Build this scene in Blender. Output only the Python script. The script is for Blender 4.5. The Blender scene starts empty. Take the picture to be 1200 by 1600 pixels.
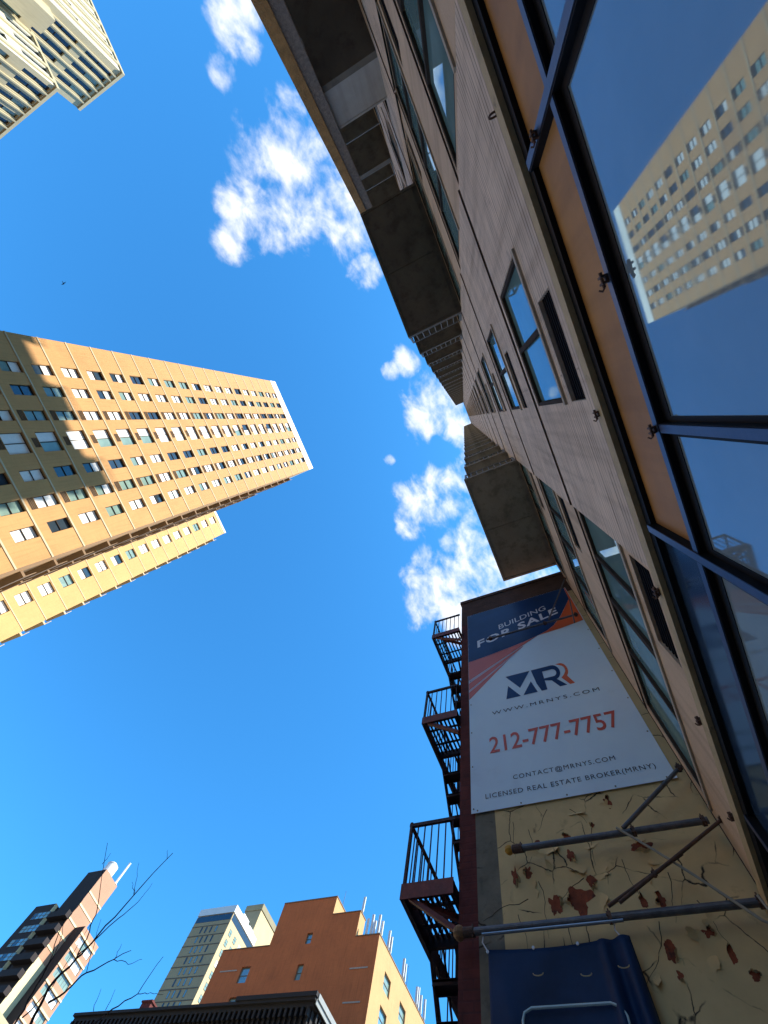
import bpy, math, random
from mathutils import Vector, Matrix

# ------------------------------------------------------------------ scene, camera, light
S = bpy.context.scene
COL = S.collection
A = 0.85            # metres per facade module
ZC = 1.6            # eye height

cam_d = bpy.data.cameras.new("camera")
cam = bpy.data.objects.new("camera", cam_d); COL.objects.link(cam)
cam_d.sensor_fit = 'HORIZONTAL'; cam_d.sensor_width = 36.0
cam_d.lens = 36.0 * 660.0 / 1200.0
cam_d.clip_start = 0.02; cam_d.clip_end = 5000
RC = Matrix(((0.3858499184732932, -0.9046076180528472, 0.1811212239769453),
             (-0.9129738572432107, -0.34617857721620027, 0.21596094245724123),
             (-0.13265962612869736, -0.24868745452338537, -0.959456082141373)))
cam.matrix_world = Matrix.Translation((0, 0, ZC)) @ RC.transposed().to_4x4()
S.camera = cam

SUN = Vector((0.352, -1.0, 1.40)).normalized()
sd = bpy.data.lights.new("sun", 'SUN'); sun = bpy.data.objects.new("sun", sd); COL.objects.link(sun)
sd.energy = 5.0; sd.angle = math.radians(0.5); sd.color = (1.0, 0.93, 0.80)
sun.rotation_mode = 'QUATERNION'; sun.rotation_quaternion = SUN.to_track_quat('Z', 'Y'); sun.location = (0, -60, 150)

S.view_settings.view_transform = 'Standard'; S.view_settings.look = 'None'
S.view_settings.exposure = 1.3; S.view_settings.gamma = 1.0
S.cycles.max_bounces = 7; S.cycles.diffuse_bounces = 4; S.cycles.glossy_bounces = 4

W = bpy.data.worlds.new("World"); S.world = W; W.use_nodes = True
nt = W.node_tree; nt.nodes.clear()
def N(t, k, **kw):
    n = t.nodes.new(k)
    for a, b in kw.items(): setattr(n, a, b)
    return n
wo = N(nt, 'ShaderNodeOutputWorld')
sky = N(nt, 'ShaderNodeTexSky', sky_type='NISHITA', sun_disc=False)
sky.sun_elevation = math.asin(SUN.z); sky.sun_rotation = math.atan2(SUN.x, SUN.y)
sky.air_density = 1.0; sky.dust_density = 1.0; sky.ozone_density = 1.6
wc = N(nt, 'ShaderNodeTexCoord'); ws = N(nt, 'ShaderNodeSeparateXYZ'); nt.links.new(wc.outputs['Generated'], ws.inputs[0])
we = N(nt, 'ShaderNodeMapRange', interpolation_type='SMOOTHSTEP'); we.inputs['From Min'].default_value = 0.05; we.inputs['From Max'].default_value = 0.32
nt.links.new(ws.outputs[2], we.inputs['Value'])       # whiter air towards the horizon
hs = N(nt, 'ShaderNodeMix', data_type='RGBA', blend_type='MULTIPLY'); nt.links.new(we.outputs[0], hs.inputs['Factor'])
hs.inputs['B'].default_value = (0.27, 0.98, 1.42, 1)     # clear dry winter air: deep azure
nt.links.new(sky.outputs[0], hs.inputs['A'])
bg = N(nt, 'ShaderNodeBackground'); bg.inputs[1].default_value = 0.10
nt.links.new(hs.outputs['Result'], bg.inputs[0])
# clouds standing in fixed directions of the sky (unit direction, angular radius)
CLOUDS = [(-0.6702, 0.1141, 0.7333, 0.0395), (-0.6493, 0.1569, 0.7442, 0.0223), (-0.6752, 0.0763, 0.7337, 0.0239), (-0.5593, 0.1184, 0.8204, 0.0625), (-0.5545, 0.1655, 0.8156, 0.051), (-0.5017, 0.2185, 0.837, 0.0641), (-0.4945, 0.1269, 0.8599, 0.0774), (-0.4489, 0.0686, 0.891, 0.0707), (-0.4758, 0.2751, 0.8354, 0.0383), (-0.3497, 0.0785, 0.9336, 0.0323), (-0.5246, 0.0996, 0.8455, 0.0578), (-0.1618, 0.0729, 0.9841, 0.0333), (-0.1587, 0.1097, 0.9812, 0.0224), (-0.0479, 0.0347, 0.9982, 0.0743), (-0.0253, 0.0906, 0.9956, 0.0438), (0.0206, 0.0118, 0.9997, 0.0488), (0.0602, -0.0009, 0.9982, 0.0287), (0.1504, 0.1675, 0.9743, 0.0631), (0.1492, 0.1111, 0.9825, 0.0654), (0.1243, 0.0543, 0.9908, 0.0499), (0.1901, 0.2064, 0.9598, 0.0301), (0.3119, 0.188, 0.9313, 0.0671), (0.3391, 0.1125, 0.934, 0.0936), (0.2684, 0.0624, 0.9613, 0.0634), (0.3674, 0.0256, 0.9297, 0.0955), (0.3609, 0.2291, 0.904, 0.049), (0.4059, 0.1609, 0.8996, 0.0698), (0.0259, 0.1957, 0.9803, 0.016)]
tc = N(nt, 'ShaderNodeTexCoord')
mask = None
for (x, y, z, r) in CLOUDS:
    d = N(nt, 'ShaderNodeVectorMath', operation='DOT_PRODUCT'); d.inputs[1].default_value = (x, y, z)
    nt.links.new(tc.outputs['Generated'], d.inputs[0])
    m = N(nt, 'ShaderNodeMapRange', interpolation_type='SMOOTHSTEP')
    m.inputs['From Min'].default_value = math.cos(r * 1.5); m.inputs['From Max'].default_value = math.cos(r * 0.1)
    nt.links.new(d.outputs['Value'], m.inputs['Value'])
    if mask is None: mask = m.outputs[0]
    else:
        q = N(nt, 'ShaderNodeMath', operation='MAXIMUM')
        nt.links.new(mask, q.inputs[0]); nt.links.new(m.outputs[0], q.inputs[1]); mask = q.outputs[0]
mp = N(nt, 'ShaderNodeMapping'); mp.inputs['Rotation'].default_value = (0, 0, .35); mp.inputs['Scale'].default_value = (0.85, 1.2, 1.0)   # drawn out along the wind
nt.links.new(tc.outputs['Generated'], mp.inputs['Vector'])
nz = N(nt, 'ShaderNodeTexNoise'); nz.inputs['Scale'].default_value = 17; nz.inputs['Detail'].default_value = 9
nz.inputs['Roughness'].default_value = 0.56; nz.inputs['Distortion'].default_value = 0.25
nt.links.new(mp.outputs[0], nz.inputs['Vector'])
# density = mask + (noise-.5)*k
k1 = N(nt, 'ShaderNodeMath', operation='MULTIPLY_ADD'); k1.inputs[1].default_value = 3.3; k1.inputs[2].default_value = -2.08
nf = N(nt, 'ShaderNodeTexNoise'); nf.inputs['Scale'].default_value = 46; nf.inputs['Detail'].default_value = 6; nf.inputs['Roughness'].default_value = 0.62
nt.links.new(mp.outputs[0], nf.inputs['Vector'])
nm = N(nt, 'ShaderNodeMix', data_type='FLOAT'); nm.inputs['Factor'].default_value = 0.20
nt.links.new(nz.outputs['Fac'], nm.inputs['A']); nt.links.new(nf.outputs['Fac'], nm.inputs['B'])
nt.links.new(nm.outputs['Result'], k1.inputs[0])
k2 = N(nt, 'ShaderNodeMath', operation='ADD'); nt.links.new(k1.outputs[0], k2.inputs[0]); nt.links.new(mask, k2.inputs[1])
k3 = N(nt, 'ShaderNodeMapRange', interpolation_type='SMOOTHSTEP')
k3.inputs['From Min'].default_value = -0.05; k3.inputs['From Max'].default_value = 1.25
nt.links.new(k2.outputs[0], k3.inputs['Value'])
k4 = N(nt, 'ShaderNodeMath', operation='MULTIPLY'); nt.links.new(k3.outputs[0], k4.inputs[0])
km = N(nt, 'ShaderNodeMapRange'); km.inputs['From Max'].default_value = 0.06; nt.links.new(mask, km.inputs['Value'])
nt.links.new(km.outputs[0], k4.inputs[1])
cb = N(nt, 'ShaderNodeBackground'); cb.inputs[0].default_value = (1.0, 0.99, 0.97, 1); cb.inputs[1].default_value = 0.56
mx = N(nt, 'ShaderNodeMixShader')
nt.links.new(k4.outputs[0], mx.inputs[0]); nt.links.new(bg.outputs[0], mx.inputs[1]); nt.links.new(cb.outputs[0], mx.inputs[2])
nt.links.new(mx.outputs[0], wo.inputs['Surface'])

# ------------------------------------------------------------------ helpers
rnd = random.Random(7)

class MB:
    """collects geometry and links it as ONE mesh object"""
    def __init__(s, sc=1.0, off=(0, 0, 0)): s.v = []; s.f = []; s.sc = sc; s.off = off
    def add(s, vs, fs):
        b = len(s.v)
        s.v += [(p[0] * s.sc + s.off[0], p[1] * s.sc + s.off[1], p[2] * s.sc + s.off[2]) for p in vs]
        s.f += [tuple(i + b for i in f) for f in fs]
        return s
    def box(s, x0, x1, y0, y1, z0, z1):
        x0, x1 = min(x0, x1), max(x0, x1); y0, y1 = min(y0, y1), max(y0, y1); z0, z1 = min(z0, z1), max(z0, z1)
        return s.add([(x0, y0, z0), (x1, y0, z0), (x1, y1, z0), (x0, y1, z0), (x0, y0, z1), (x1, y0, z1), (x1, y1, z1), (x0, y1, z1)],
                     [(0, 3, 2, 1), (4, 5, 6, 7), (0, 1, 5, 4), (1, 2, 6, 5), (2, 3, 7, 6), (3, 0, 4, 7)])
    def tube(s, p, q, r, r2=None, n=10, caps=True):
        p = Vector(p); q = Vector(q); d = (q - p).normalized(); r2 = r if r2 is None else r2
        u = d.orthogonal().normalized(); w = d.cross(u)
        vs = []
        for c, rr in ((p, r), (q, r2)):
            for i in range(n):
                a = 2 * math.pi * i / n; vs.append(tuple(c + (u * math.cos(a) + w * math.sin(a)) * rr))
        fs = [(i, (i + 1) % n, n + (i + 1) % n, n + i) for i in range(n)]
        if caps: fs += [tuple(reversed(range(n))), tuple(range(n, 2 * n))]
        return s.add(vs, fs)
    def path(s, pts, r0, r1=None, n=7):
        r1 = r0 if r1 is None else r1; m = len(pts) - 1
        P = [Vector(p) for p in pts]; rings = []; u = None
        for i, c in enumerate(P):
            d = (P[min(i + 1, m)] - P[max(i - 1, 0)]).normalized()
            u = d.orthogonal().normalized() if u is None else (u - d * u.dot(d)).normalized()
            w = d.cross(u); rr = r0 + (r1 - r0) * i / m
            rings += [tuple(c + (u * math.cos(2 * math.pi * k / n) + w * math.sin(2 * math.pi * k / n)) * rr) for k in range(n)]
        fs = []
        for i in range(m):
            for k in range(n): fs.append((i * n + k, i * n + (k + 1) % n, (i + 1) * n + (k + 1) % n, (i + 1) * n + k))
        fs += [tuple(reversed(range(n))), tuple(range(m * n, m * n + n))]
        return s.add(rings, fs)
    def bar(s, p, q, w, h):
        """rectangular bar from p to q, width w (horizontal), height h"""
        p = Vector(p); q = Vector(q); d = (q - p).normalized()
        up = Vector((0, 0, 1)) if abs(d.z) < .95 else Vector((1, 0, 0))
        u = d.cross(up).normalized() * w / 2; t = u.cross(d).normalized() * h / 2
        vs = [tuple(c + a * u + b * t) for c in (p, q) for a, b in ((-1, -1), (1, -1), (1, 1), (-1, 1))]
        return s.add(vs, [(0, 3, 2, 1), (4, 5, 6, 7), (0, 1, 5, 4), (1, 2, 6, 5), (2, 3, 7, 6), (3, 0, 4, 7)])
    def slabpoly(s, pts, x0, x1):
        """polygon in the (y,z) plane given thickness from x0 to x1"""
        n = len(pts)
        vs = [(x0, y, z) for y, z in pts] + [(x1, y, z) for y, z in pts]
        return s.add(vs, [tuple(range(n)), tuple(reversed(range(n, 2 * n)))] + [(i, n + i, n + (i + 1) % n, (i + 1) % n) for i in range(n)])
    def lathe(s, c, prof, n=16):
        vs = []
        for r, z in prof:
            for i in range(n):
                a = 2 * math.pi * i / n; vs.append((c[0] + r * math.cos(a), c[1] + r * math.sin(a), c[2] + z))
        m = len(prof)
        fs = [(j * n + i, j * n + (i + 1) % n, (j + 1) * n + (i + 1) % n, (j + 1) * n + i) for j in range(m - 1) for i in range(n)]
        fs += [tuple(reversed(range(n))), tuple(range((m - 1) * n, m * n))]
        return s.add(vs, fs)
    def wall(s, O, U, us, zs, ops, depth, NRM):
        """wall sheet in the plane O + u*U + z*Z with openings (u0,u1,z0,z1) that get reveals of a depth"""
        O = Vector(O); U = Vector(U); NRM = Vector(NRM); Z = Vector((0, 0, 1))
        uu = sorted(set([round(v, 4) for v in list(us)] + [round(v, 4) for o in ops for v in o[:2]]))
        zz = sorted(set([round(v, 4) for v in list(zs)] + [round(v, 4) for o in ops for v in o[2:4]]))
        P = lambda u, z, d=0: tuple(O + U * u + Z * z - NRM * d)
        hole = set()
        for (a, b, c, d) in ops:
            for i in range(len(uu) - 1):
                if uu[i] >= a - 1e-3 and uu[i + 1] <= b + 1e-3:
                    for j in range(len(zz) - 1):
                        if zz[j] >= c - 1e-3 and zz[j + 1] <= d + 1e-3: hole.add((i, j))
        flip = U.cross(Z).dot(NRM) < 0
        def quad(a, b, c, d): s.add([a, b, c, d], [(3, 2, 1, 0) if flip else (0, 1, 2, 3)])
        for i in range(len(uu) - 1):
            j = 0
            while j < len(zz) - 1:
                if (i, j) in hole: j += 1; continue
                k = j
                while k + 1 < len(zz) - 1 and (i, k + 1) not in hole: k += 1
                quad(P(uu[i], zz[j]), P(uu[i + 1], zz[j]), P(uu[i + 1], zz[k + 1]), P(uu[i], zz[k + 1])); j = k + 1
        for (a, b, c, d) in ops:
            quad(P(a, c), P(a, d), P(a, d, depth), P(a, c, depth)); quad(P(b, c), P(b, c, depth), P(b, d, depth), P(b, d))
            quad(P(a, c), P(a, c, depth), P(b, c, depth), P(b, c)); quad(P(a, d), P(b, d), P(b, d, depth), P(a, d, depth))
        return s
    def build(s, name, mat, parent=None, loc=None, smooth=False, **props):
        me = bpy.data.meshes.new(name)
        base = Vector((0, 0, 0))
        if parent is not None:
            p = parent
            while p is not None: base += p.location; p = p.parent
        if loc is not None: base += Vector(loc)
        me.from_pydata([(a - base.x, b - base.y, c - base.z) for a, b, c in s.v], [], s.f)
        if smooth:
            for f in me.polygons: f.use_smooth = True
        me.materials.append(mat); me.update()
        o = bpy.data.objects.new(name, me); COL.objects.link(o)
        if loc is not None: o.location = loc
        if parent is not None: o.parent = parent
        for k, v in props.items(): o[k] = v
        return o

def thing(name, label, cat, loc=(0, 0, 0), group=None):
    o = bpy.data.objects.new(name, None); COL.objects.link(o); o.location = loc
    o['label'] = label; o['category'] = cat
    if group: o['group'] = group
    return o
def tag(o, label, cat, group=None):
    o['label'] = label; o['category'] = cat
    if group: o['group'] = group
    return o
def inst(me, name, parent, loc, rz=0.0):
    o = bpy.data.objects.new(name, me); COL.objects.link(o); o.parent = parent
    o.location = loc; o.rotation_euler = (0, 0, rz); return o
def copy_tree(o, parent=None):
    c = o.copy(); COL.objects.link(c); c.parent = parent
    for ch in list(o.children): copy_tree(ch, c)
    return c

# ------------------------------------------------------------------ materials
def mat(name, col, rough=0.8, var=0.12, vscale=3.0, col2=None, bump=0.0, bscale=40, metal=0.0, spec=0.5, brick=None, streak=0.0,
        crack=None, coat=0.0, dirt=None):
    m = bpy.data.materials.new(name); m.use_nodes = True; t = m.node_tree; b = t.nodes['Principled BSDF']
    b.inputs['Roughness'].default_value = rough; b.inputs['Metallic'].default_value = metal
    b.inputs['Specular IOR Level'].default_value = spec; b.inputs['Coat Weight'].default_value = coat
    tc = N(t, 'ShaderNodeTexCoord'); L = t.links.new
    rgb = lambda c: (c[0], c[1], c[2], 1)
    n1 = N(t, 'ShaderNodeTexNoise'); n1.inputs['Scale'].default_value = vscale; n1.inputs['Detail'].default_value = 6; n1.inputs['Roughness'].default_value = .62
    L(tc.outputs['Object'], n1.inputs['Vector'])
    r1 = N(t, 'ShaderNodeMapRange'); r1.inputs['From Min'].default_value = .3; r1.inputs['From Max'].default_value = .7
    L(n1.outputs['Fac'], r1.inputs['Value'])
    c2 = col2 if col2 else tuple(c * (1 - var) for c in col); c1 = col if col2 else tuple(min(1, c * (1 + var)) for c in col)
    mixc = N(t, 'ShaderNodeMix', data_type='RGBA'); mixc.inputs['A'].default_value = rgb(c1); mixc.inputs['B'].default_value = rgb(c2)
    L(r1.outputs[0], mixc.inputs['Factor']); out = mixc.outputs['Result']; hgt = None
    if brick:
        bw, bh, mort, mcol, dep = brick
        sp = N(t, 'ShaderNodeSeparateXYZ'); L(tc.outputs['Object'], sp.inputs[0])
        ad = N(t, 'ShaderNodeMath', operation='ADD'); L(sp.outputs[0], ad.inputs[0]); L(sp.outputs[1], ad.inputs[1])
        cz = N(t, 'ShaderNodeCombineXYZ'); L(sp.outputs[2], cz.inputs[2])
        n1d = N(t, 'ShaderNodeTexNoise'); n1d.inputs['Scale'].default_value = 6.0; n1d.inputs['Detail'].default_value = 2; L(cz.outputs[0], n1d.inputs['Vector'])
        zz_ = N(t, 'ShaderNodeMath', operation='MULTIPLY_ADD'); zz_.inputs[1].default_value = .10 if bw > 10 else .0; L(n1d.outputs['Fac'], zz_.inputs[0]); L(sp.outputs[2], zz_.inputs[2])
        cb_ = N(t, 'ShaderNodeCombineXYZ'); L(ad.outputs[0], cb_.inputs[0]); L(zz_.outputs[0], cb_.inputs[1])
        br = N(t, 'ShaderNodeTexBrick'); L(cb_.outputs[0], br.inputs['Vector'])
        br.inputs['Scale'].default_value = 1.0; br.inputs['Brick Width'].default_value = bw; br.inputs['Row Height'].default_value = bh
        br.inputs['Mortar Size'].default_value = mort; br.inputs['Mortar Smooth'].default_value = .3
        br.inputs['Color1'].default_value = (1, 1, 1, 1); br.inputs['Color2'].default_value = (.8, .8, .8, 1); br.inputs['Mortar'].default_value = rgb(mcol)
        mm = N(t, 'ShaderNodeMix', data_type='RGBA', blend_type='MULTIPLY'); nb_ = N(t, 'ShaderNodeTexNoise'); nb_.inputs['Scale'].default_value = 1.0; nb_.inputs['Detail'].default_value = 5
        ns_ = N(t, 'ShaderNodeMapping'); ns_.inputs['Scale'].default_value = (1.4, 1.4, 7.0); L(tc.outputs['Object'], ns_.inputs[0]); L(ns_.outputs[0], nb_.inputs['Vector'])
        rb_ = N(t, 'ShaderNodeMapRange'); rb_.inputs['From Min'].default_value = .35; rb_.inputs['From Max'].default_value = .62; rb_.inputs['To Min'].default_value = dep * .12; rb_.inputs['To Max'].default_value = dep
        L(nb_.outputs['Fac'], rb_.inputs['Value']); L(rb_.outputs[0], mm.inputs['Factor'])
        L(out, mm.inputs['A']); L(br.outputs['Color'], mm.inputs['B']); out = mm.outputs['Result']
        iv = N(t, 'ShaderNodeMath', operation='SUBTRACT'); iv.inputs[0].default_value = 1; L(br.outputs['Fac'], iv.inputs[1]); hgt = iv.outputs[0]
    if streak:
        mpn = N(t, 'ShaderNodeMapping'); mpn.inputs['Scale'].default_value = (5, 5, .35); L(tc.outputs['Object'], mpn.inputs[0])
        n3 = N(t, 'ShaderNodeTexNoise'); n3.inputs['Scale'].default_value = 1.3; n3.inputs['Detail'].default_value = 5; L(mpn.outputs[0], n3.inputs['Vector'])
        r3 = N(t, 'ShaderNodeMapRange'); r3.inputs['From Min'].default_value = .48; r3.inputs['From Max'].default_value = .75
        r3.inputs['To Min'].default_value = 0; r3.inputs['To Max'].default_value = streak; L(n3.outputs['Fac'], r3.inputs['Value'])
        m3 = N(t, 'ShaderNodeMix', data_type='RGBA', blend_type='MULTIPLY'); m3.inputs['B'].default_value = (.35, .3, .25, 1)
        L(r3.outputs[0], m3.inputs['Factor']); L(out, m3.inputs['A']); out = m3.outputs['Result']
    if dirt:
        n5 = N(t, 'ShaderNodeTexNoise'); n5.inputs['Scale'].default_value = dirt[0]; n5.inputs['Detail'].default_value = 8; n5.inputs['Roughness'].default_value = .7
        L(tc.outputs['Object'], n5.inputs['Vector'])
        r5 = N(t, 'ShaderNodeMapRange'); r5.inputs['From Min'].default_value = dirt[1]; r5.inputs['From Max'].default_value = dirt[1] + .12
        r5.inputs['To Max'].default_value = dirt[2]; L(n5.outputs['Fac'], r5.inputs['Value'])
        m5 = N(t, 'ShaderNodeMix', data_type='RGBA'); m5.inputs['B'].default_value = rgb(dirt[3])
        L(r5.outputs[0], m5.inputs['Factor']); L(out, m5.inputs['A']); out = m5.outputs['Result']
    if crack:
        vo = N(t, 'ShaderNodeTexVoronoi', feature='DISTANCE_TO_EDGE'); vo.inputs['Scale'].default_value = crack[0]
        nw = N(t, 'ShaderNodeTexNoise'); nw.inputs['Scale'].default_value = 5; nw.inputs['Detail'].default_value = 6; L(tc.outputs['Object'], nw.inputs['Vector'])
        vm = N(t, 'ShaderNodeVectorMath', operation='MULTIPLY_ADD'); vm.inputs[1].default_value = (.10, .10, .10)
        L(nw.outputs['Color'], vm.inputs[0]); L(tc.outputs['Object'], vm.inputs[2]); L(vm.outputs[0], vo.inputs['Vector'])
        rr = N(t, 'ShaderNodeMapRange'); rr.inputs['From Min'].default_value = crack[1] * .3; rr.inputs['From Max'].default_value = crack[1]
        rr.inputs['To Min'].default_value = 1; rr.inputs['To Max'].default_value = 0; L(vo.outputs['Distance'], rr.inputs['Value'])
        n6 = N(t, 'ShaderNodeTexNoise'); n6.inputs['Scale'].default_value = 2.1; n6.inputs['Detail'].default_value = 4; L(tc.outputs['Object'], n6.inputs['Vector'])
        r6 = N(t, 'ShaderNodeMapRange'); r6.inputs['From Min'].default_value = .47; r6.inputs['From Max'].default_value = .56; L(n6.outputs['Fac'], r6.inputs['Value'])
        mu = N(t, 'ShaderNodeMath', operation='MULTIPLY'); L(rr.outputs[0], mu.inputs[0]); L(r6.outputs[0], mu.inputs[1])
        m6 = N(t, 'ShaderNodeMix', data_type='RGBA'); m6.inputs['B'].default_value = (.03, .02, .012, 1)
        L(mu.outputs[0], m6.inputs['Factor']); L(out, m6.inputs['A']); out = m6.outputs['Result']
    L(out, b.inputs['Base Color'])
    if bump or hgt is not None:
        n4 = N(t, 'ShaderNodeTexNoise'); n4.inputs['Scale'].default_value = bscale; n4.inputs['Detail'].default_value = 4; L(tc.outputs['Object'], n4.inputs['Vector'])
        bp = N(t, 'ShaderNodeBump'); bp.inputs['Strength'].default_value = max(bump, .25 if hgt is not None else 0); bp.inputs['Distance'].default_value = .02
        if hgt is not None:
            a2 = N(t, 'ShaderNodeMath', operation='MULTIPLY_ADD'); a2.inputs[1].default_value = .35
            L(n4.outputs['Fac'], a2.inputs[0]); L(hgt, a2.inputs[2]); L(a2.outputs[0], bp.inputs['Height'])
        else: L(n4.outputs['Fac'], bp.inputs['Height'])
        L(bp.outputs[0], b.inputs['Normal'])
    return m

def glass(name, tint, refl, rough=0.03, wav=0.0, dirt=0.0):
    """opaque window glass: dark room behind a reflecting pane"""
    m = bpy.data.materials.new(name); m.use_nodes = True; t = m.node_tree; t.nodes.clear(); L = t.links.new
    o = N(t, 'ShaderNodeOutputMaterial'); df = N(t, 'ShaderNodeBsdfDiffuse'); gl = N(t, 'ShaderNodeBsdfGlossy')
    gl.inputs['Roughness'].default_value = rough; gl.inputs['Color'].default_value = (.60, .82, .97, 1)
    fr = N(t, 'ShaderNodeFresnel'); fr.inputs['IOR'].default_value = refl
    mx = N(t, 'ShaderNodeMixShader'); L(fr.outputs[0], mx.inputs[0]); L(df.outputs[0], mx.inputs[1]); L(gl.outputs[0], mx.inputs[2]); L(mx.outputs[0], o.inputs[0])
    tc = N(t, 'ShaderNodeTexCoord'); n = N(t, 'ShaderNodeTexNoise'); n.inputs['Scale'].default_value = 1.7; n.inputs['Detail'].default_value = 5
    L(tc.outputs['Object'], n.inputs['Vector'])
    mc = N(t, 'ShaderNodeMix', data_type='RGBA'); mc.inputs['A'].default_value = (*[c * .7 for c in tint], 1); mc.inputs['B'].default_value = (*[c * 1.3 for c in tint], 1)
    L(n.outputs['Fac'], mc.inputs['Factor']); L(mc.outputs['Result'], df.inputs['Color'])
    if wav:
        n2 = N(t, 'ShaderNodeTexNoise'); n2.inputs['Scale'].default_value = .9; n2.inputs['Detail'].default_value = 1; L(tc.outputs['Object'], n2.inputs['Vector'])
        bp = N(t, 'ShaderNodeBump'); bp.inputs['Strength'].default_value = wav; bp.inputs['Distance'].default_value = .05; L(n2.outputs['Fac'], bp.inputs['Height'])
        L(bp.outputs[0], gl.inputs['Normal'])
    if dirt:
        mp_ = N(t, 'ShaderNodeMapping'); mp_.inputs['Scale'].default_value = (2.5, 2.5, .8); L(tc.outputs['Object'], mp_.inputs[0])
        n3 = N(t, 'ShaderNodeTexNoise'); n3.inputs['Scale'].default_value = 2.2; n3.inputs['Detail'].default_value = 7; L(mp_.outputs[0], n3.inputs['Vector'])
        rr = N(t, 'ShaderNodeMapRange'); rr.inputs['From Min'].default_value = .35; rr.inputs['From Max'].default_value = .75
        rr.inputs['To Min'].default_value = rough; rr.inputs['To Max'].default_value = rough + dirt; L(n3.outputs['Fac'], rr.inputs['Value']); L(rr.outputs[0], gl.inputs['Roughness'])
    return m

M = {}
M['panel'] = mat('painted_brick', (.70, .565, .46), .85, .16, 1.3, bump=.3, bscale=30, brick=(12, .0645, .0085, (.22, .18, .16), .9), streak=.45, dirt=(4.5, .58, .45, (.20, .15, .12)))
M['baywall'] = mat('bay_wall', (.58, .43, .30), .85, .10, 1.5, bump=.25, streak=.4)
M['joint'] = mat('joint_shadow', (.025, .018, .014), .9, .2)
M['angle'] = mat('rusty_angle', (.15, .085, .05), .7, .3, 9, bump=.3)
M['ledge'] = mat('ledge_paint', (.46, .35, .19), .7, .14, 4, bump=.25, streak=.3, dirt=(7, .62, .7, (.12, .08, .05)))
M['conc'] = mat('soffit_concrete', (.30, .27, .22), .9, .16, 1.1, bump=.35, bscale=14, dirt=(2.6, .50, .50, (.10, .088, .07)))
M['concdark'] = mat('stained_concrete', (.15, .13, .105), .9, .2, 1.3, bump=.3, bscale=14, dirt=(2.4, .50, .50, (.055, .046, .04)))
M['concedge'] = mat('slab_edge', (.11, .095, .08), .9, .2, 5, bump=.2)
M['bluepanel'] = mat('grey_parapet', (.36, .34, .32), .85, .10, 2.2, bump=.2, streak=.3, dirt=(3, .6, .4, (.2, .2, .19)))
M['stuccogold'] = mat('gold_stucco', (.37, .19, .065), .95, .3, 5, bump=1.0, bscale=26, dirt=(6, .58, .7, (.22, .12, .05)))
M['stuccogrey'] = mat('rough_stucco', (.22, .17, .14), .95, .3, 14, bump=1.0, bscale=40)
M['rail'] = mat('pale_metal', (.19, .185, .17), .5, .1, 5, metal=.2)
M['raildark'] = mat('dark_metal', (.05, .05, .05), .5, .2, 5)
M['frame'] = mat('bronze_frame', (.05, .038, .030), .8, .15, 6, spec=.05)
M['framegrey'] = mat('grey_frame', (.16, .15, .14), .5, .15, 6)
M['sill'] = mat('stone_sill', (.40, .35, .29), .8, .15, 5, bump=.2)
M['black'] = mat('black_void', (.010, .008, .009), .8, .2, spec=.05)
M['shopframe'] = mat('blue_aluminium', (.065, .08, .14), .40, .10, 5, metal=.55, bump=.05)
M['shopdark'] = mat('shade_black', (.006, .006, .008), .6, .2, spec=.15)  # black for frame sides and bands: shade of the reveals put into colour
M['tan'] = mat('tan_infill', (.40, .20, .065), .5, .16, 2.0, spec=.12, bump=.03, streak=.35)
M['shopglass'] = glass('shop_glass', (.20, .27, .32), 2.6, .018, .012, .03)
M['transomglass'] = glass('transom_glass', (.03, .06, .12), 2.5, .08, .0, .08)
M['glass'] = glass('window_glass', (.16, .29, .31), 2.4, .02, .02)
M['glassdark'] = glass('dark_glass', (.03, .045, .06), 1.7, .03)
M['glassteal'] = glass('teal_glass', (.20, .29, .25), 1.6, .06)
M['blind'] = mat('white_blind', (0.736, 0.736, 0.72), .35, .05, 6, spec=.6)
M['rust'] = mat('rusty_iron', (.085, .042, .028), .7, .35, 20, bump=.4)
M['tanbrick'] = mat('tan_brick', (.50, .265, .098), .9, .06, .25, brick=(.4, .13, .012, (.85, .80, .74), .35), bump=.15, streak=.22, dirt=(.22, .52, .22, (.34, .15, .055)))
M['tanjoint'] = mat('pale_band', (0.49, 0.396, 0.255), .8, .06, 1)
M['cap'] = mat('white_coping', (0.714, 0.689, 0.622), .7, .04, 1)
M['wingbrick'] = mat('yellow_brick', (.53, .33, .135), .9, .06, .25, brick=(.4, .13, .012, (.85, .80, .74), .35), bump=.15, streak=.12)
M['soldier'] = mat('dark_brick', (.20, .125, .07), .9, .1, 1)
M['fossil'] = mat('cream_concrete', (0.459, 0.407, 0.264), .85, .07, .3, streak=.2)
M['fossillit'] = mat('sunlit_concrete', (0.656, 0.623, 0.502), .8, .05, .3)  # the cream concrete brightened for the fronts, sunlight put into the colour
M['red'] = mat('red_brick', (.13, .028, .025), .9, .30, 6, brick=(.21, .075, .009, (.62, .8, 1), .9), bump=.4)
M['brown'] = mat('brown_brick', (.085, .045, .035), .92, .25, 4, brick=(.21, .075, .009, (.6, .6, .6), .7), bump=.3)
M['grime'] = mat('grey_render', (.19, .17, .13), .95, .22, 4, bump=.6, bscale=18, crack=(2.0, .02), dirt=(5, .55, .6, (.09, .085, .07)))
M['cream'] = mat('peeling_cream_paint', (.66, .48, .235), .85, .10, 2.5, bump=.35, bscale=9, crack=(2.4, .016), dirt=(3.2, .60, .55, (.30, .20, .09)))
M['flake'] = mat('paint_flake', (.52, .41, .24), .85, .15, 8, bump=.2)
M['bare'] = mat('bare_brick', (.24, .055, .022), .9, .45, 7, bump=.8, bscale=16, dirt=(8, .55, .8, (.035, .02, .02)))
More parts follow.
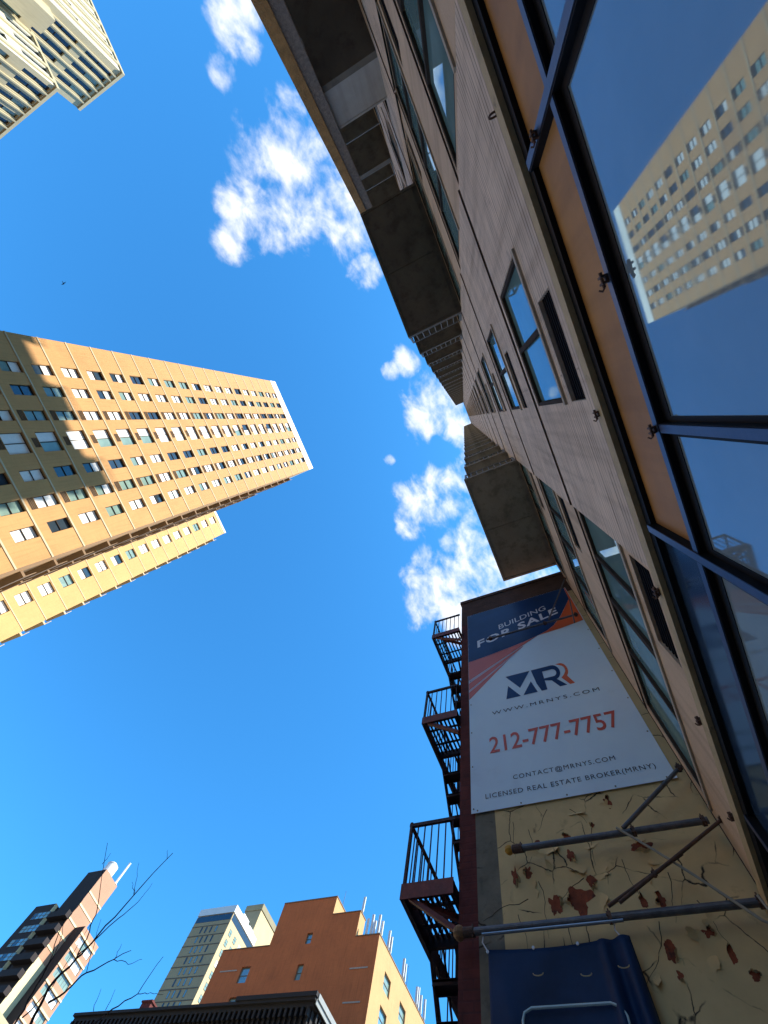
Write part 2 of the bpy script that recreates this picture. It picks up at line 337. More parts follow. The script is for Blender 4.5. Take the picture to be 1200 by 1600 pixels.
M['vinyl'] = mat('white_vinyl', (0.68, 0.836, 0.994), .45, .07, .7, bump=.45, bscale=1.6, spec=.35, dirt=(1.3, .60, .22, (.40, .44, .50)))
M['navy'] = mat('navy_ink', (.010, .045, .15), .4, .25, 1, spec=.15)
M['ink'] = mat('dark_ink', (.014, .018, .05), .45, .1, 1)
M['whiteink'] = mat('white_ink', (.70, .72, .80), .45, .03, 1)
M['orange'] = mat('orange_ink', (.72, .115, .02), .45, .05, 1)
M['salmon'] = mat('salmon_ink', (.62, .125, .075), .45, .12, 1)
M['pale'] = mat('pale_stripe_ink', (.60, .50, .58), .45, .05, 1)
M['phone'] = mat('red_orange_ink', (.60, .085, .04), .45, .05, 1)
M['tarp'] = mat('blue_tarp', (.008, .030, .090), .6, .35, 1.5, bump=.6, bscale=5, spec=.22)
M['tarpline'] = mat('pale_print', (.45, .62, .68), .5, .1, 3)
M['pipe'] = mat('galvanised_pipe', (.12, .115, .125), .45, .25, 14, metal=.35, bump=.2, dirt=(12, .56, .7, (.09, .055, .04)))
M['chrome'] = mat('bright_pipe', (.30, .31, .33), .3, .1, 14, metal=.9)
M['cable'] = mat('grey_cable', (.30, .29, .25), .6, .1, 10)
M['yellow'] = mat('yellow_cap', (.55, .28, .03), .6, .2, 12)
M['wood'] = mat('wood_plug', (.25, .14, .07), .8, .2, 12)
M['iron'] = mat('fire_escape_iron', (.030, .011, .014), .55, .35, 12, spec=.35, bump=.2)
M['ironred'] = mat('red_primer_iron', (.16, .030, .024), .6, .35, 9, bump=.2)
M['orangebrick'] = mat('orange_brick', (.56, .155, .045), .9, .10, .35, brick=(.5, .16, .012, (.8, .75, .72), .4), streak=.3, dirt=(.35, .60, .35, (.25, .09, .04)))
M['orangelit'] = mat('sunlit_orange_brick', (0.504, 0.294, 0.126), .9, .07, .4, brick=(.5, .16, .012, (.8, .75, .72), .3), streak=.15)  # the orange brick again, paler, with sunlight put into its colour
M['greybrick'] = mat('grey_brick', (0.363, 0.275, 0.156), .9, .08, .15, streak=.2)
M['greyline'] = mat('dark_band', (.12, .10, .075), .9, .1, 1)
M['greylit'] = mat('sunlit_wall_tone', (0.518, 0.394, 0.216), .9, .06, .2)  # brighter copy of the grey and olive walls, sunlight put into the colour
M['white'] = mat('white_render', (0.672, 0.672, 0.655), .7, .05, .5)
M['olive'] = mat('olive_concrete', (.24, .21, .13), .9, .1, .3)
M['swdark'] = mat('shaded_dark_brick', (.026, .018, .018), .9, .2, .4, streak=.3)  # shaded flanks of the pinkish brick, shade put into colour; also dark balconies
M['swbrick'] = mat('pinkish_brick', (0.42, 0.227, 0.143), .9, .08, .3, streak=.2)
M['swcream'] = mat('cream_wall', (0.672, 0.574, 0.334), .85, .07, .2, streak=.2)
M['cornice'] = mat('black_cornice', (.006, .004, .005), .75, .3, 1.2)
M['cornicegrey'] = mat('grey_cornice', (.24, .25, .24), .6, .1, 1)
M['bark'] = mat('bark', (.045, .028, .026), .85, .3, 18, bump=.5)
M['asphalt'] = mat('asphalt', (.055, .055, .058), .9, .2, 2, bump=.3)
M['pave'] = mat('paving', (.34, .32, .29), .9, .12, .8, brick=(1.5, 1.5, .02, (.5, .5, .5), .8))
M['kerb'] = mat('kerb_stone', (.38, .37, .35), .85, .1, 3)
M['marking'] = mat('road_paint', (.75, .74, .70), .7, .1, 4)
M['ground'] = mat('city_ground', (.07, .065, .06), .95, .15, .05)
M['roof'] = mat('roof_felt', (.12, .12, .12), .95, .15, .3)
M['antenna'] = mat('antenna_white', (0.655, 0.664, 0.672), .5, .05, 3)
M['bird'] = mat('bird_feathers', (.05, .05, .055), .8, .2, 5)

# ------------------------------------------------------------------ ground, street
def struct(name, mb, m):
    o = mb.build(name, m); o['kind'] = 'structure'; return o
g = MB(); g.add([(-2500, -2500, -.16), (2500, -2500, -.16), (2500, 2500, -.16), (-2500, 2500, -.16)], [(0, 1, 2, 3)]); struct('ground', g, M['ground'])
g = MB(); g.add([(-600, 4.6, -.15), (600, 4.6, -.15), (600, 28, -.15), (-600, 28, -.15)], [(0, 1, 2, 3)]); struct('roadway', g, M['asphalt'])
g = MB()
for k in range(-30, 31):
    g.add([(k * 12, 12.3, -.146), (k * 12 + 4, 12.3, -.146), (k * 12 + 4, 12.45, -.146), (k * 12, 12.45, -.146)], [(0, 1, 2, 3)])
    g.add([(k * 12, 20.1, -.146), (k * 12 + 4, 20.1, -.146), (k * 12 + 4, 20.25, -.146), (k * 12, 20.25, -.146)], [(0, 1, 2, 3)])
struct('road_markings', g, M['marking'])
g = MB(); g.box(-600, 600, -1.3, 4.45, -.16, 0); struct('pavement', g, M['pave'])
g = MB(); g.box(-600, 600, 28.15, 33, -.16, 0); struct('far_pavement', g, M['pave'])
g = MB(); g.box(-600, 600, 4.45, 4.6, -.16, .003); struct('kerb', g, M['kerb'])
g = MB(); g.box(-600, 600, 28.0, 28.15, -.16, .003); struct('far_kerb', g, M['kerb'])

# ------------------------------------------------------------------ the balcony tower over the camera
def F(): return MB(A, (0, 0, ZC))          # facade modules -> metres
GZ = -ZC / A                               # ground level in modules
def J(k): return 6.55 + 3.45 * k           # floor joints
NF = 26; TOP = 93.6
XL, XR = -19.5, 5.44
BAYS = [(1.82, 5.40), (-6.50, -2.82), (-14.85, -11.15)]
PANELS = [(-2.82, 1.82), (-11.15, -6.50), (XL, -14.85)]
tw = thing('apartment_tower', 'tall beige brick apartment tower overhead with stacked concrete balconies and shop glazing below', 'building', (0, -.85, 0))
w = F()
for pi, (a, b) in enumerate(PANELS):
    c = (a + b) / 2; ops = []
    if pi < 2:
        for k in range(NF):
            j = J(k)
            ops.append((c - .81 + .02, c + .77, j - 1.80, j - .17)); ops.append((c - .21, c + .77, j - 2.56, j - 2.06))
    for k in range(NF): ops.append((a, b, J(k) - .035, J(k) + .035))
    w.wall((0, -1.0, 0), (1, 0, 0), (a, b), (3.72, TOP), ops, .05, (0, 1, 0))
w.build('brick_wall', M['panel'], tw)
w = F()
for bi, (a, b) in enumerate(BAYS):
    ops = []
    for k in range(NF):
        j = J(k)
        if k < 3:
            ops.append((a + .0, b - .16, j - 1.83, j - .10)); ops.append((a + .10, a + 1.12, j - 2.56, j - 2.06))
        else: ops.append((a + .25, b - .25, j - 3.1, j - .35))
        ops.append((a, b, j - .03, j + .03))
    w.wall((0, -1.035, 0), (1, 0, 0), (a, b), (3.72, TOP), ops, .05, (0, 1, 0))
w.build('bay_wall', M['baywall'], tw)
w = F()                                     # the body of the tower behind its facade
w.box(XL, XR, -20, -1.16, GZ, TOP)
w.add([(XL, -1.16, 3.72), (XL, -1.0, 3.72), (XL, -1.0, TOP), (XL, -1.16, TOP)], [(0, 1, 2, 3)])
w.add([(XR, -1.16, 3.72), (XR, -1.035, 3.72), (XR, -1.035, TOP), (XR, -1.16, TOP)], [(3, 2, 1, 0)])
w.box(XL, XR, -1.16, -.96, TOP, TOP + .5)
w.build('building_core', M['joint'], tw)
rest = F()
for k in range(NF):
    for i, (a, b) in enumerate(PANELS + BAYS):
        w = F() if k < 16 else rest
        if i < 3: w.box(a, b, -1.02, -.985, J(k) + .035, J(k) + .06)
        else: w.box(a, b, -1.05, -1.02, J(k) + .03, J(k) + .055)
        if k < 16: w.build('shelf_angle', M['angle'], tw)
rest.build('upper_shelf_angles', M['angle'], tw)['kind'] = 'stuff'

# windows: frame is the part, pane / sash are its sub-parts
def win_mesh(x0, x1, z0, z1, y, bars, fm, gm, name, dep=.05, t=.045, railh=None):
    """frame mesh and pane mesh around (0, y) in modules, x and z local"""
    f = MB(A); f.box(x0, x1, y - dep, y, z0, z0 + t); f.box(x0, x1, y - dep, y, z1 - t, z1)
    f.box(x0, x0 + t, y - dep, y, z0 + t, z1 - t); f.box(x1 - t, x1, y - dep, y, z0 + t, z1 - t)
    for bx, bw in bars: f.box(bx - bw / 2, bx + bw / 2, y - dep, y + .004, z0 + t, z1 - t)
    p = MB(A); p.box(x0 + t, x1 - t, y - dep - .012, y - dep + .012, z0 + t, z1 - t)
    def me(m, n, ma):
        q = bpy.data.meshes.new(n); q.from_pydata(m.v, [], m.f); q.materials.append(ma); q.update(); return q
    return me(f, name, fm), me(p, 'pane', gm)
fm, pm = win_mesh(-.79, .77, -1.80, -.17, -1.012, [(-.02, .06)], M['frame'], M['glass'], 'window')
sm = MB(A); sm.box(-.80, .79, -1.05, -.975, -1.87, -1.80); sm.box(-.80, .79, -1.0, -.988, -1.815, -1.80)
sme = bpy.data.meshes.new('sill'); sme.from_pydata(sm.v, [], sm.f); sme.materials.append(M['sill'])
gm_ = MB(A)
for i in range(7): gm_.box(-.21, .77, -1.046, -1.03, -2.55 + i * .07, -2.52 + i * .07)
gm_.box(-.21, .77, -1.052, -1.046, -2.56, -2.06)
gme = bpy.data.meshes.new('vent_grille'); gme.from_pydata(gm_.v, [], gm_.f); gme.materials.append(M['black'])
for pi, (a, b) in enumerate(PANELS[:2]):
    c = (a + b) / 2
    for k in range(NF):
        loc = (c * A, .85, ZC + J(k) * A)
        o = inst(fm, 'window', tw, loc); inst(pm, 'pane', o, (0, 0, 0)); inst(sme, 'sill', o, (0, 0, 0))
        inst(gme, 'vent_grille', tw, loc)
for bi, (a, b) in enumerate(BAYS):
    wd = b - a
    f1, p1 = win_mesh(0, wd - .16, -1.83, -.10, -1.045, [(wd * .225, .06), (wd * .43, .10), (wd * .67, .06)], M['frame'], M['glass'], 'bay_window', t=.05)
    s1 = MB(A); s1.box(0, wd - .10, -1.08, -1.01, -1.90, -1.83)
    s1m = bpy.data.meshes.new('sill'); s1m.from_pydata(s1.v, [], s1.f); s1m.materials.append(M['sill'])
    v1 = MB(A); v1.box(.10, 1.12, -1.084, -1.078, -2.56, -2.06)
    for i in range(7): v1.box(.10, 1.12, -1.078, -1.06, -2.55 + i * .07, -2.52 + i * .07)
    v1m = bpy.data.meshes.new('vent_grille'); v1m.from_pydata(v1.v, [], v1.f); v1m.materials.append(M['black'])
    f2, p2 = win_mesh(.25, wd - .25, -3.1, -.35, -1.045, [(wd * .5, .09)], M['frame'], M['glass'], 'balcony_door', t=.06)
    for k in range(NF):
        loc = (a * A, .85, ZC + J(k) * A)
        if k < 3:
            o = inst(f1, 'bay_window', tw, loc); inst(p1, 'pane', o, (0, 0, 0)); inst(s1m, 'sill', o, (0, 0, 0)); inst(v1m, 'vent_grille', tw, loc)
        else:
            o = inst(f2, 'balcony_door', tw, loc); inst(p2, 'pane', o, (0, 0, 0))

# balconies: one of each kind, then copies of it and of its parts
def balcony_meshes(wd, pick=True):
    s = MB(A); s.box(0, wd, -1.034, .68, .02, .22)
    # downstand rim round three sides and soffit boards with a joint between them
    s.box(0, wd, .62, .682, -.02, .02); s.box(0, .06, -1.034, .62, -.02, .02); s.box(wd - .06, wd, -1.034, .62, -.02, .02)
    s.box(.08, wd / 2 - .012, -.90, .585, -.002, .02); s.box(wd / 2 + .012, wd - .08, -.90, .585, -.002, .02)
    r = MB(A)
    for x in (.05, wd - .05):
        r.box(x - .018, x + .018, -1.0, .66, .30, .335); r.box(x - .02, x + .02, -1.0, .66, 1.25, 1.30)
        for i in range(9 if pick else 0):
            y = -.95 + i * .2; r.box(x - .012, x + .012, y - .012, y + .012, .335, 1.25)
    r.box(.07, wd - .07, .62, .655, .30, .335); r.box(.07, wd - .07, .615, .66, 1.25, 1.30)
    n = int(wd / .2)
    for i in range(1, n):
        x = .07 + i * (wd - .14) / n; r.box(x - .012, x + .012, .626, .65, .335, 1.25)
    for x in (.05, wd - .05):
        for y in (-.98, .64): r.box(x - .028, x + .028, y - .028, y + .028, .22, 1.27)
    a = bpy.data.meshes.new('balcony'); a.from_pydata(s.v, [], s.f); a.materials.append(M['conc'])
    b = bpy.data.meshes.new('railing'); b.from_pydata(r.v, [], r.f); b.materials.append(M['rail'])
    return a, b
for bi, (a, b) in enumerate(BAYS):
    ma, mb = balcony_meshes(b - a, bi != 2)
    if bi == 1:
        ma.materials[0] = M['concdark']
    if bi == 2:
        ma.materials[0] = M['concdark']
    first = None
    for k in range(2, NF):
        loc = (a * A, .85, ZC + J(k) * A)
        if first is None:
            first = inst(ma, 'balcony', tw, loc); inst(mb, 'railing', first, (0, 0, 0))
        else:
            c = copy_tree(first, tw); c.location = loc

# low canopy with a solid grey end and its stucco pier
w = F(); w.box(-15.0, -7.78, -1.0, .34, 10.62, 10.80); w.box(-15, -8.0, .20, .34, 10.80, 11.95); w.build('canopy_slab', M['concdark'], tw)
w = F(); w.box(-7.97, -7.78, -1.0, .34, 10.80, 11.95); w.box(-7.99, -7.77, -1.0, .34, 11.95, 12.02)
o = w.build('end_parapet', M['bluepanel'], tw); o['label'] = 'bluish grey solid parapet'
w = F(); w.add([(x, y, z) for x in (-7.6, -8.05) for y, z in ((.555, GZ), (.80, GZ), (.79, 19), (.57, 19))],
               [(0, 1, 2, 3), (7, 6, 5, 4), (0, 4, 5, 1), (1, 5, 6, 2), (2, 6, 7, 3), (3, 7, 4, 0)])
o = w.build('pier', M['stuccogold'], tw)
w = F(); w.add([(x, y, z) for x in (-7.64, -8.0) for y, z in ((.29, GZ), (.56, GZ), (.565, 19), (.35, 19))],
               [(0, 1, 2, 3), (7, 6, 5, 4), (0, 4, 5, 1), (1, 5, 6, 2), (2, 6, 7, 3), (3, 7, 4, 0)])
w.build('pier_return', M['stuccogrey'], o)

# ledge and shop glazing
w = F(); w.box(XL, XR, -1.07, -.97, 3.56, 3.70); w.box(XL, XR, -1.07, -.985, 3.70, 3.76); w.build('ledge', M['ledge'], tw)
MUL = [-1.39 + 2.73 * i for i in range(-6, 3)]
w = F(); w.box(XL, XR, -1.15, -1.012, 3.45, 3.56); w.box(XL, XR, -1.15, -1.12, GZ, 3.45)  # strip under the ledge painted black as recess shade, plus backing behind the panes
w.build('glazing_shade', M['shopdark'], tw)
w = F(); fc = F(); w.box(XL, XR, -1.12, -1.004, 2.735, 2.80); w.box(XL, XR, -1.07, -1.0405, 2.655, 2.735); fc.box(XL, XR, -1.004, -.998, 2.745, 2.805)  # black bands over the glass edges paint the frame's shade and its reflection
for i in range(len(MUL)):
    m = MUL[i]; w.box(m - .034, m + .034, -1.12, -.994, GZ, 3.47); w.box(m - .075, m + .085, -1.07, -1.0400, GZ, 2.654); fc.box(m - .036, m + .022, -.994, -.988, GZ, 3.47)
    if m + 1.9 < XR: w.box(m + 1.86, m + 1.92, -1.12, -1.006, GZ, 2.735); w.box(m + 1.83, m + 1.95, -1.07, -1.0400, GZ, 2.654); fc.box(m + 1.865, m + 1.915, -1.006, -1.0, GZ, 2.735)
w.build('glazing_frame_and_shade', M['shopdark'], tw); fc.build('face_plate', M['shopframe'], tw)
edges = [XL] + MUL + [XR]
for i in range(len(edges) - 1):
    a, b = edges[i] + .035, edges[i + 1] - .035
    if b - a < .1: continue
    gl = edges[i] > 1.0
    p = F(); p.box(a, b, -1.118, -1.05 if not gl else -1.06, 2.80, 3.45)
    p.build('transom_pane' if gl else 'transom_panel', M['transomglass'] if gl else M['tan'], tw)
    subs = [a, b]
    if i > 0 and edges[i] + 1.9 < XR: subs = [a, edges[i] + 1.86, edges[i] + 1.92, b]
    for q in range(0, len(subs), 2):
        p = F(); p.box(subs[q], subs[q + 1], -1.118, -1.045, -.9, 2.735); p.build('shop_pane', M['shopglass'], tw)
        p = F(); p.box(subs[q], subs[q + 1], -1.085, -1.03, GZ, -.9); p.build('stall_riser', M['shopframe'], tw)
# rusty hooks and brackets left on the ledge
def hook(x, y, z, s=1.0):
    h = F(); h.tube((x, y - .03, z), (x, y + .035 * s, z), .008 * s)
    pts = [(x, y + .035 * s + .03 * s * math.sin(t), z - .03 * s + .03 * s * math.cos(t)) for t in [i * .55 for i in range(10)]]
    h.path(pts, .008 * s, n=6); h.box(x - .012 * s, x + .012 * s, y - .03, y - .005, z - .03, z + .03)
    h.build('hook', M['rust'], tw)
def bracket(x, y, z, s=1.0):
    h = F(); h.box(x - .028 * s, x + .028 * s, y - .03, y + .012 * s, z - .012, z + .012)
    h.box(x - .028 * s, x - .014 * s, y + .012 * s, y + .045 * s, z - .03 * s, z + .03 * s)
    h.box(x + .014 * s, x + .028 * s, y + .012 * s, y + .045 * s, z - .03 * s, z + .03 * s)
    h.tube((x - .05 * s, y + .03 * s, z), (x + .05 * s, y + .03 * s, z), .011 * s)
    h.path([(x + .05 * s, y + .03 * s, z), (x + .065 * s, y + .04 * s, z + .02 * s), (x + .05 * s, y + .055 * s, z + .035 * s)], .007 * s, n=6)
    h.build('bracket', M['rust'], tw)
hook(-1.95, -1.0, 3.80, 1.0)
bracket(.385, -.97, 3.66, .8); bracket(1.95, -.97, 3.64, 1.0); bracket(3.30, -.985, 3.74, .9); bracket(4.35, -.985, 3.74, .9)
bracket(.50, -.995, 2.78, .75); bracket(-.40, -.995, 2.78, .85); bracket(-1.385, -.985, 3.10, .75)
# ------------------------------------------------------------------ unseen buildings along the road, mostly added for their bounce and shade
def neighbour(name, label, x0, x1, y1, h, m, cat='building', back=True):
    sg = 1 if back else -1
    t = thing(name, label, cat, (x0, y1, 0)); ops = []
    nx = max(2, int((x1 - x0) / 3.2)); px = (x1 - x0) / nx
    for k in range(int(h / 3.2) - 1):
        for i in range(nx): ops.append((x0 + px * (i + .28), x0 + px * (i + .72), 1.2 + k * 3.2, 2.9 + k * 3.2))
    w = MB(); w.wall((0, y1, 0), (1, 0, 0), (x0, x1), (0, h), ops, .2, (0, sg, 0)); w.build('street_wall', m, t)
    w = MB(); w.box(x0, x1, y1 - sg * 18, y1 - sg * .2, 0, h - .02); w.build('building_core', M['glassdark'], t)
    w = MB(); w.box(x0, x1, y1 - sg * 18, y1 + sg * .3, h - .02, h + .6); w.build('parapet', m, t)
neighbour('unseen_buff_row', 'unseen long low buff building added for bounce between the cream and tan towers', -73, -22.2, 33.2, 27, M['tanbrick'], back=False)  # out of view; added to bounce warm sunlight onto the near facade
neighbour('unseen_pale_row', 'unseen low pale building added for bounce between the tan tower and the dark cornice front', 4.2, 44, 33.2, 13, M['fossil'], back=False)  # out of view as well, added for the same warm bounce
neighbour('unseen_brown_row', 'unseen brown brick row building beside the apartment tower, raised to shade the road', -45.5, -16.7, -1.0, 60, M['brown'])  # out of view; height chosen to keep the sun off the road
neighbour('dark_slab_tower', 'tall dark slab tower at the far end of our row', -66, -46, -1.6, 108, M['olive'])
neighbour('unseen_red_row', 'unseen red brick row building beyond the tenement, added to shade the road', 12.9, 44, 1.4, 25, M['red'])  # out of view; added so that the road lies in shade

# ------------------------------------------------------------------ tenement with the banner wall
bt = thing('brick_tenement', 'old brown brick walk-up with peeling cream side wall carrying the sale banner', 'building', (5.5 * A, 0, 0))
XW = 5.50
w = F(); w.box(XW, XW + 9.5, -14, 2.15, GZ, 11.4); w.build('street_wall', M['red'], bt)
w = F(); w.box(XW - .002, XW + 9.502, -14, 2.152, 11.4, 12.85); w.build('upper_wall', M['brown'], bt)
w = F(); w.box(XW - .03, XW + 9.55, -14, 2.19, 12.85, 13.02); w.box(XW + .1, XW + 9.4, -13.8, 2.05, 13.02, 13.04); w.build('coping', M['brown'], bt)
w = F(); w.box(XW - .012, XW, 1.60, 1.90, GZ, 11.7); w.build('render_strip', M['grime'], bt)
w = F(); w.box(XW - .018, XW, -1.04, 1.60, GZ, 11.6); w.build('painted_render', M['cream'], bt)
def blob(y, z, ry, rz, seed, n=44):
    r = random.Random(seed * 7 + 1); k = [r.uniform(.45, 1.25) for _ in range(11)]; k2 = [r.uniform(-.10, .10) for _ in range(n)]; out = []
    for i in range(n):
        u = i / n * 11; a = int(u) % 11; f = u - int(u); f = f * f * (3 - 2 * f)
        e = k[a] * (1 - f) + k[(a + 1) % 11] * f + k2[i]; t = 2 * math.pi * i / n
        out.append((y + ry * e * math.cos(t), z + rz * e * math.sin(t)))
    return out
PATCH = [(1.40, 4.36, .05, .13, 1), (1.24, 4.40, .05, .07, 2), (1.08, 4.72, .13, .055, 3), (.68, 4.52, .06, .09, 4), (.52, 4.18, .055, .08, 5),
         (.98, 4.00, .09, .13, 6), (.72, 4.02, .17, .17, 7), (.05, 5.16, .05, .10, 8), (-.14, 4.52, .12, .07, 9), (.33, 4.86, .03, .04, 10),
         (-.12, 3.92, .06, .10, 11), (.06, 3.95, .04, .07, 12), (-.02, 3.50, .05, .10, 13), (-.52, 3.45, .04, .08, 14), (-.42, 3.62, .06, .04, 15),
         (.68, 4.78, .05, .03, 16), (-.02, 3.30, .03, .05, 17), (-.62, 3.28, .05, .04, 18)]
for y, z, ry, rz, sd_ in PATCH: F().slabpoly(blob(y, z, ry, rz, sd_), XW - .0195, XW - .017).build('bare_patch', M['bare'], bt)
fr = random.Random(3)
for y, z, ry, rz, sd_ in PATCH:             # paint curling away at the rims of the bare patches
    pts = blob(y, z, ry, rz, sd_); n = len(pts); i0 = fr.randrange(n); run = fr.choice((12, 16, 22)); w = F(); prof = []
    for q in range(run + 1):
        p = pts[(i0 + q) % n]; e = math.sin(math.pi * q / run); c = fr.uniform(.025, .06) * e + .002; k = fr.uniform(.12, .34) * e
        prof.append(((XW - .019, y + (p[0] - y) * 1.05, z + (p[1] - z) * 1.05), (XW - .019 - c * .5, y + (p[0] - y) * (1.0 - k * .4), z + (p[1] - z) * (1.0 - k * .4)),
                     (XW - .019 - c, y + (p[0] - y) * (1.0 - k), z + (p[1] - z) * (1.0 - k))))
    vs = [v for t in prof for v in t] + [(v[0] + .003, v[1], v[2]) for t in prof for v in t]; m = 3 * (run + 1); fs = []
    for q in range(run):
        for c in (0, 1):
            a = q * 3 + c; fs.append((a, a + 1, a + 4, a + 3)); fs.append((m + a + 3, m + a + 4, m + a + 1, m + a))
        fs.append((q * 3 + 2, m + q * 3 + 2, m + q * 3 + 5, q * 3 + 5))
    w.add(vs, fs); w.build('paint_flake', M['flake'], bt)
pr = random.Random(23)
PLATES = [(1.30, 4.72, .10, .09, .3), (1.12, 4.58, .12, .08, 2.0), (.92, 4.66, .12, .10, 4.0), (.74, 4.66, .10, .07, 1.2), (.60, 4.40, .16, .11, 5.2), (.40, 4.28, .13, .10, 3.6), (.92, 4.36, .12, .12, .8), (1.22, 4.18, .08, .12, 2.6), (.42, 4.62, .10, .07, 4.4),
          (.14, 4.66, .10, .07, 1.6), (-.14, 4.62, .11, .06, 4.9), (.50, 3.98, .10, .09, 3.2), (-.02, 4.08, .10, .08, 2.3), (.12, 3.60, .07, .12, 5.8), (-.36, 3.58, .12, .10, .4), (-.30, 3.36, .09, .08, 3.0), (-.50, 3.70, .08, .10, 1.0), (.20, 3.32, .08, .08, 4.1), (-.22, 4.34, .10, .07, 5.5), (1.45, 4.12, .06, .10, .2), (.10, 5.10, .08, .06, 2.2), (.45, 5.08, .12, .05, 4.6)]
for qi, (y, z, ry, rz, ang) in enumerate(PLATES):    # plates of paint standing off the wall along one broken edge
    pts = blob(y, z, ry, rz, 100 + qi, 30); ca, sa = math.cos(ang), math.sin(ang); w = F(); lift = pr.uniform(.018, .05)
    rings = [(1.0, 0), (.72, 0), (.40, 0), (.0, 0)]; vs = []
    for k, _ in rings:
        for (a, b) in pts:
            a2, b2 = y + (a - y) * k, z + (b - z) * k; u = ((a2 - y) / ry * ca + (b2 - z) / rz * sa)
            vs.append((XW - .0185 - lift * max(0, (u + .25) / 1.25) ** 2.2, a2, b2))
    n = len(pts); fs = []
    for k in range(3):
        for i in range(n): fs.append((k * n + i, k * n + (i + 1) % n, (k + 1) * n + (i + 1) % n, (k + 1) * n + i))
    w.add(vs, fs); w.build('paint_plate', M['cream'], bt)
cr = random.Random(11)
for (y, z, L_, d0) in [(1.35, 5.1, .5, -1.6), (1.15, 4.95, .5, -1.4), (.85, 5.2, .35, -.6), (.55, 5.15, .3, -2.4), (1.42, 3.95, .4, -1.6), (1.13, 4.28, .6, -1.55), (1.28, 4.1, .6, -.1), (.33, 4.86, .5, -1.2), (.12, 4.4, .6, -1.9), (.60, 4.25, .4, -.3), (-.3, 4.2, .5, -1.4), (-.02, 3.75, .7, -1.1), (.9, 3.80, .35, -1.6), (-.45, 3.9, .4, -1.7)]:
    p = [(y, z)]; d = d0                     # open cracks in the render
    for q in range(10):
        d += cr.uniform(-.45, .45); d = d0 + (d - d0) * .7; p.append((p[-1][0] + .1 * L_ * math.cos(d), p[-1][1] + .1 * L_ * math.sin(d)))
    F().path([(XW - .0175, a, b) for a, b in p], .005, .0015, n=5).build('crack', M['joint'], bt)

# windows on the street front of the tenement
fw = MB(A); fw.box(-.5, .5, -.02, .03, 0, .09); fw.box(-.5, .5, -.02, .03, 1.75, 1.9); fw.box(-.5, -.42, -.02, .02, .09, 1.75); fw.box(.42, .5, -.02, .02, .09, 1.75); fw.box(-.42, .42, -.02, .015, .88, .95)
fwm = bpy.data.meshes.new('window'); fwm.from_pydata(fw.v, [], fw.f); fwm.materials.append(M['sill'])
pw = MB(A); pw.box(-.42, .42, -.01, .005, .09, 1.75)
pwm = bpy.data.meshes.new('pane'); pwm.from_pydata(pw.v, [], pw.f); pwm.materials.append(M['glassdark'])
for x in (7.2, 9.4, 11.6, 13.8):
    for z in (1.0, 4.5, 7.9, 10.6 - .9):
        o = inst(fwm, 'window', bt, ((x - XW) * A, 2.15 * A + .004, ZC + z * A)); inst(pwm, 'pane', o, (0, 0, 0))

# ---- banner
bn = thing('sale_banner', 'large white and navy vinyl building for sale banner on the tenement side wall', 'banner', (5.45 * A, .5 * A, ZC + 5.3 * A))
XB = 5.452
w = F()
ny, nz2 = 40, 80
vs = []; fs = []
for i in range(ny + 1):
    for j in range(nz2 + 1):
        y = 1.95 - 2.86 * i / ny; z = 5.31 + 6.5 * j / nz2
        e = min(i, ny - i, j, nz2 - j); dx = .0035 * math.sin(z * 3.1 + y * 2.2) * math.sin(y * 4 + 1) + .002 * math.sin(y * 9 + z * 5) if e > 1 else 0
        vs.append((XB + .0012 + dx * .35, y, z))
for i in range(ny):
    for j in range(nz2):
        a = i * (nz2 + 1) + j; fs.append((a, a + nz2 + 1, a + nz2 + 2, a + 1))
w.add(vs, fs); sheet = w.build('vinyl_sheet', M['vinyl'], bn, smooth=True)
def flat(name, pts, m, d=.0):
    w = F(); w.slabpoly(pts, XB - .0022 - d, XB - .0012 - d); return w.build(name, m, bn)
flat('navy_field', [(1.945, 11.80), (1.945, 9.36), (1.4, 9.44), (.875, 9.54), (.52, 9.62), (.201, 9.72), (-.03, 9.82), (-.224, 9.98), (-.45, 10.30), (-.85, 11.09), (-.87, 11.80)], M['navy'])
flat('orange_field', [(-.849, 11.085), (-.453, 10.292), (-.226, 9.975), (-.03, 9.815), (.195, 9.715), (-.369, 9.76), (-.895, 9.85), (-.90, 11.78), (-.875, 11.79)], M['orange'])
flat('salmon_stripe', [(1.945, 9.352), (1.945, 8.62), (1.3, 9.03), (.708, 9.40), (.22, 9.705), (.52, 9.612), (.875, 9.532), (1.4, 9.432)], M['salmon'])
flat('salmon_stripe', [(1.945, 8.51), (1.945, 8.27), (1.064, 9.02), (.60, 9.42), (.62, 9.43), (.825, 9.29)], M['salmon'])
flat('salmon_stripe', [(1.945, 8.19), (1.945, 7.95), (1.49, 8.47), (1.0, 9.03), (.64, 9.37), (1.064, 8.98)], M['salmon'])
flat('pale_stripe', [(1.945, 8.61), (1.945, 8.52), (.83, 9.30), (.64, 9.43)], M['pale'])
flat('pale_stripe', [(1.945, 8.26), (1.945, 8.20), (1.07, 8.99), (.63, 9.39)], M['pale'])
def mirror_poly(name, pts, m): return flat(name, pts, m, .001)
mirror_poly('logo_shape', [(1.125, 8.42), (.604, 8.42), (.867, 7.94)], M['navy'])
mirror_poly('logo_shape', [(1.10, 8.09), (1.175, 7.69), (.885, 7.69)], M['navy'])
mirror_poly('logo_shape', [(.63, 8.06), (.83, 7.69), (.55, 7.69)], M['navy'])
def arc(cy, cz, ry, rz, a0, a1, n=10): return [(cy - ry * math.cos(math.radians(a0 + (a1 - a0) * i / n)), cz + rz * math.sin(math.radians(a0 + (a1 - a0) * i / n))) for i in range(n + 1)]
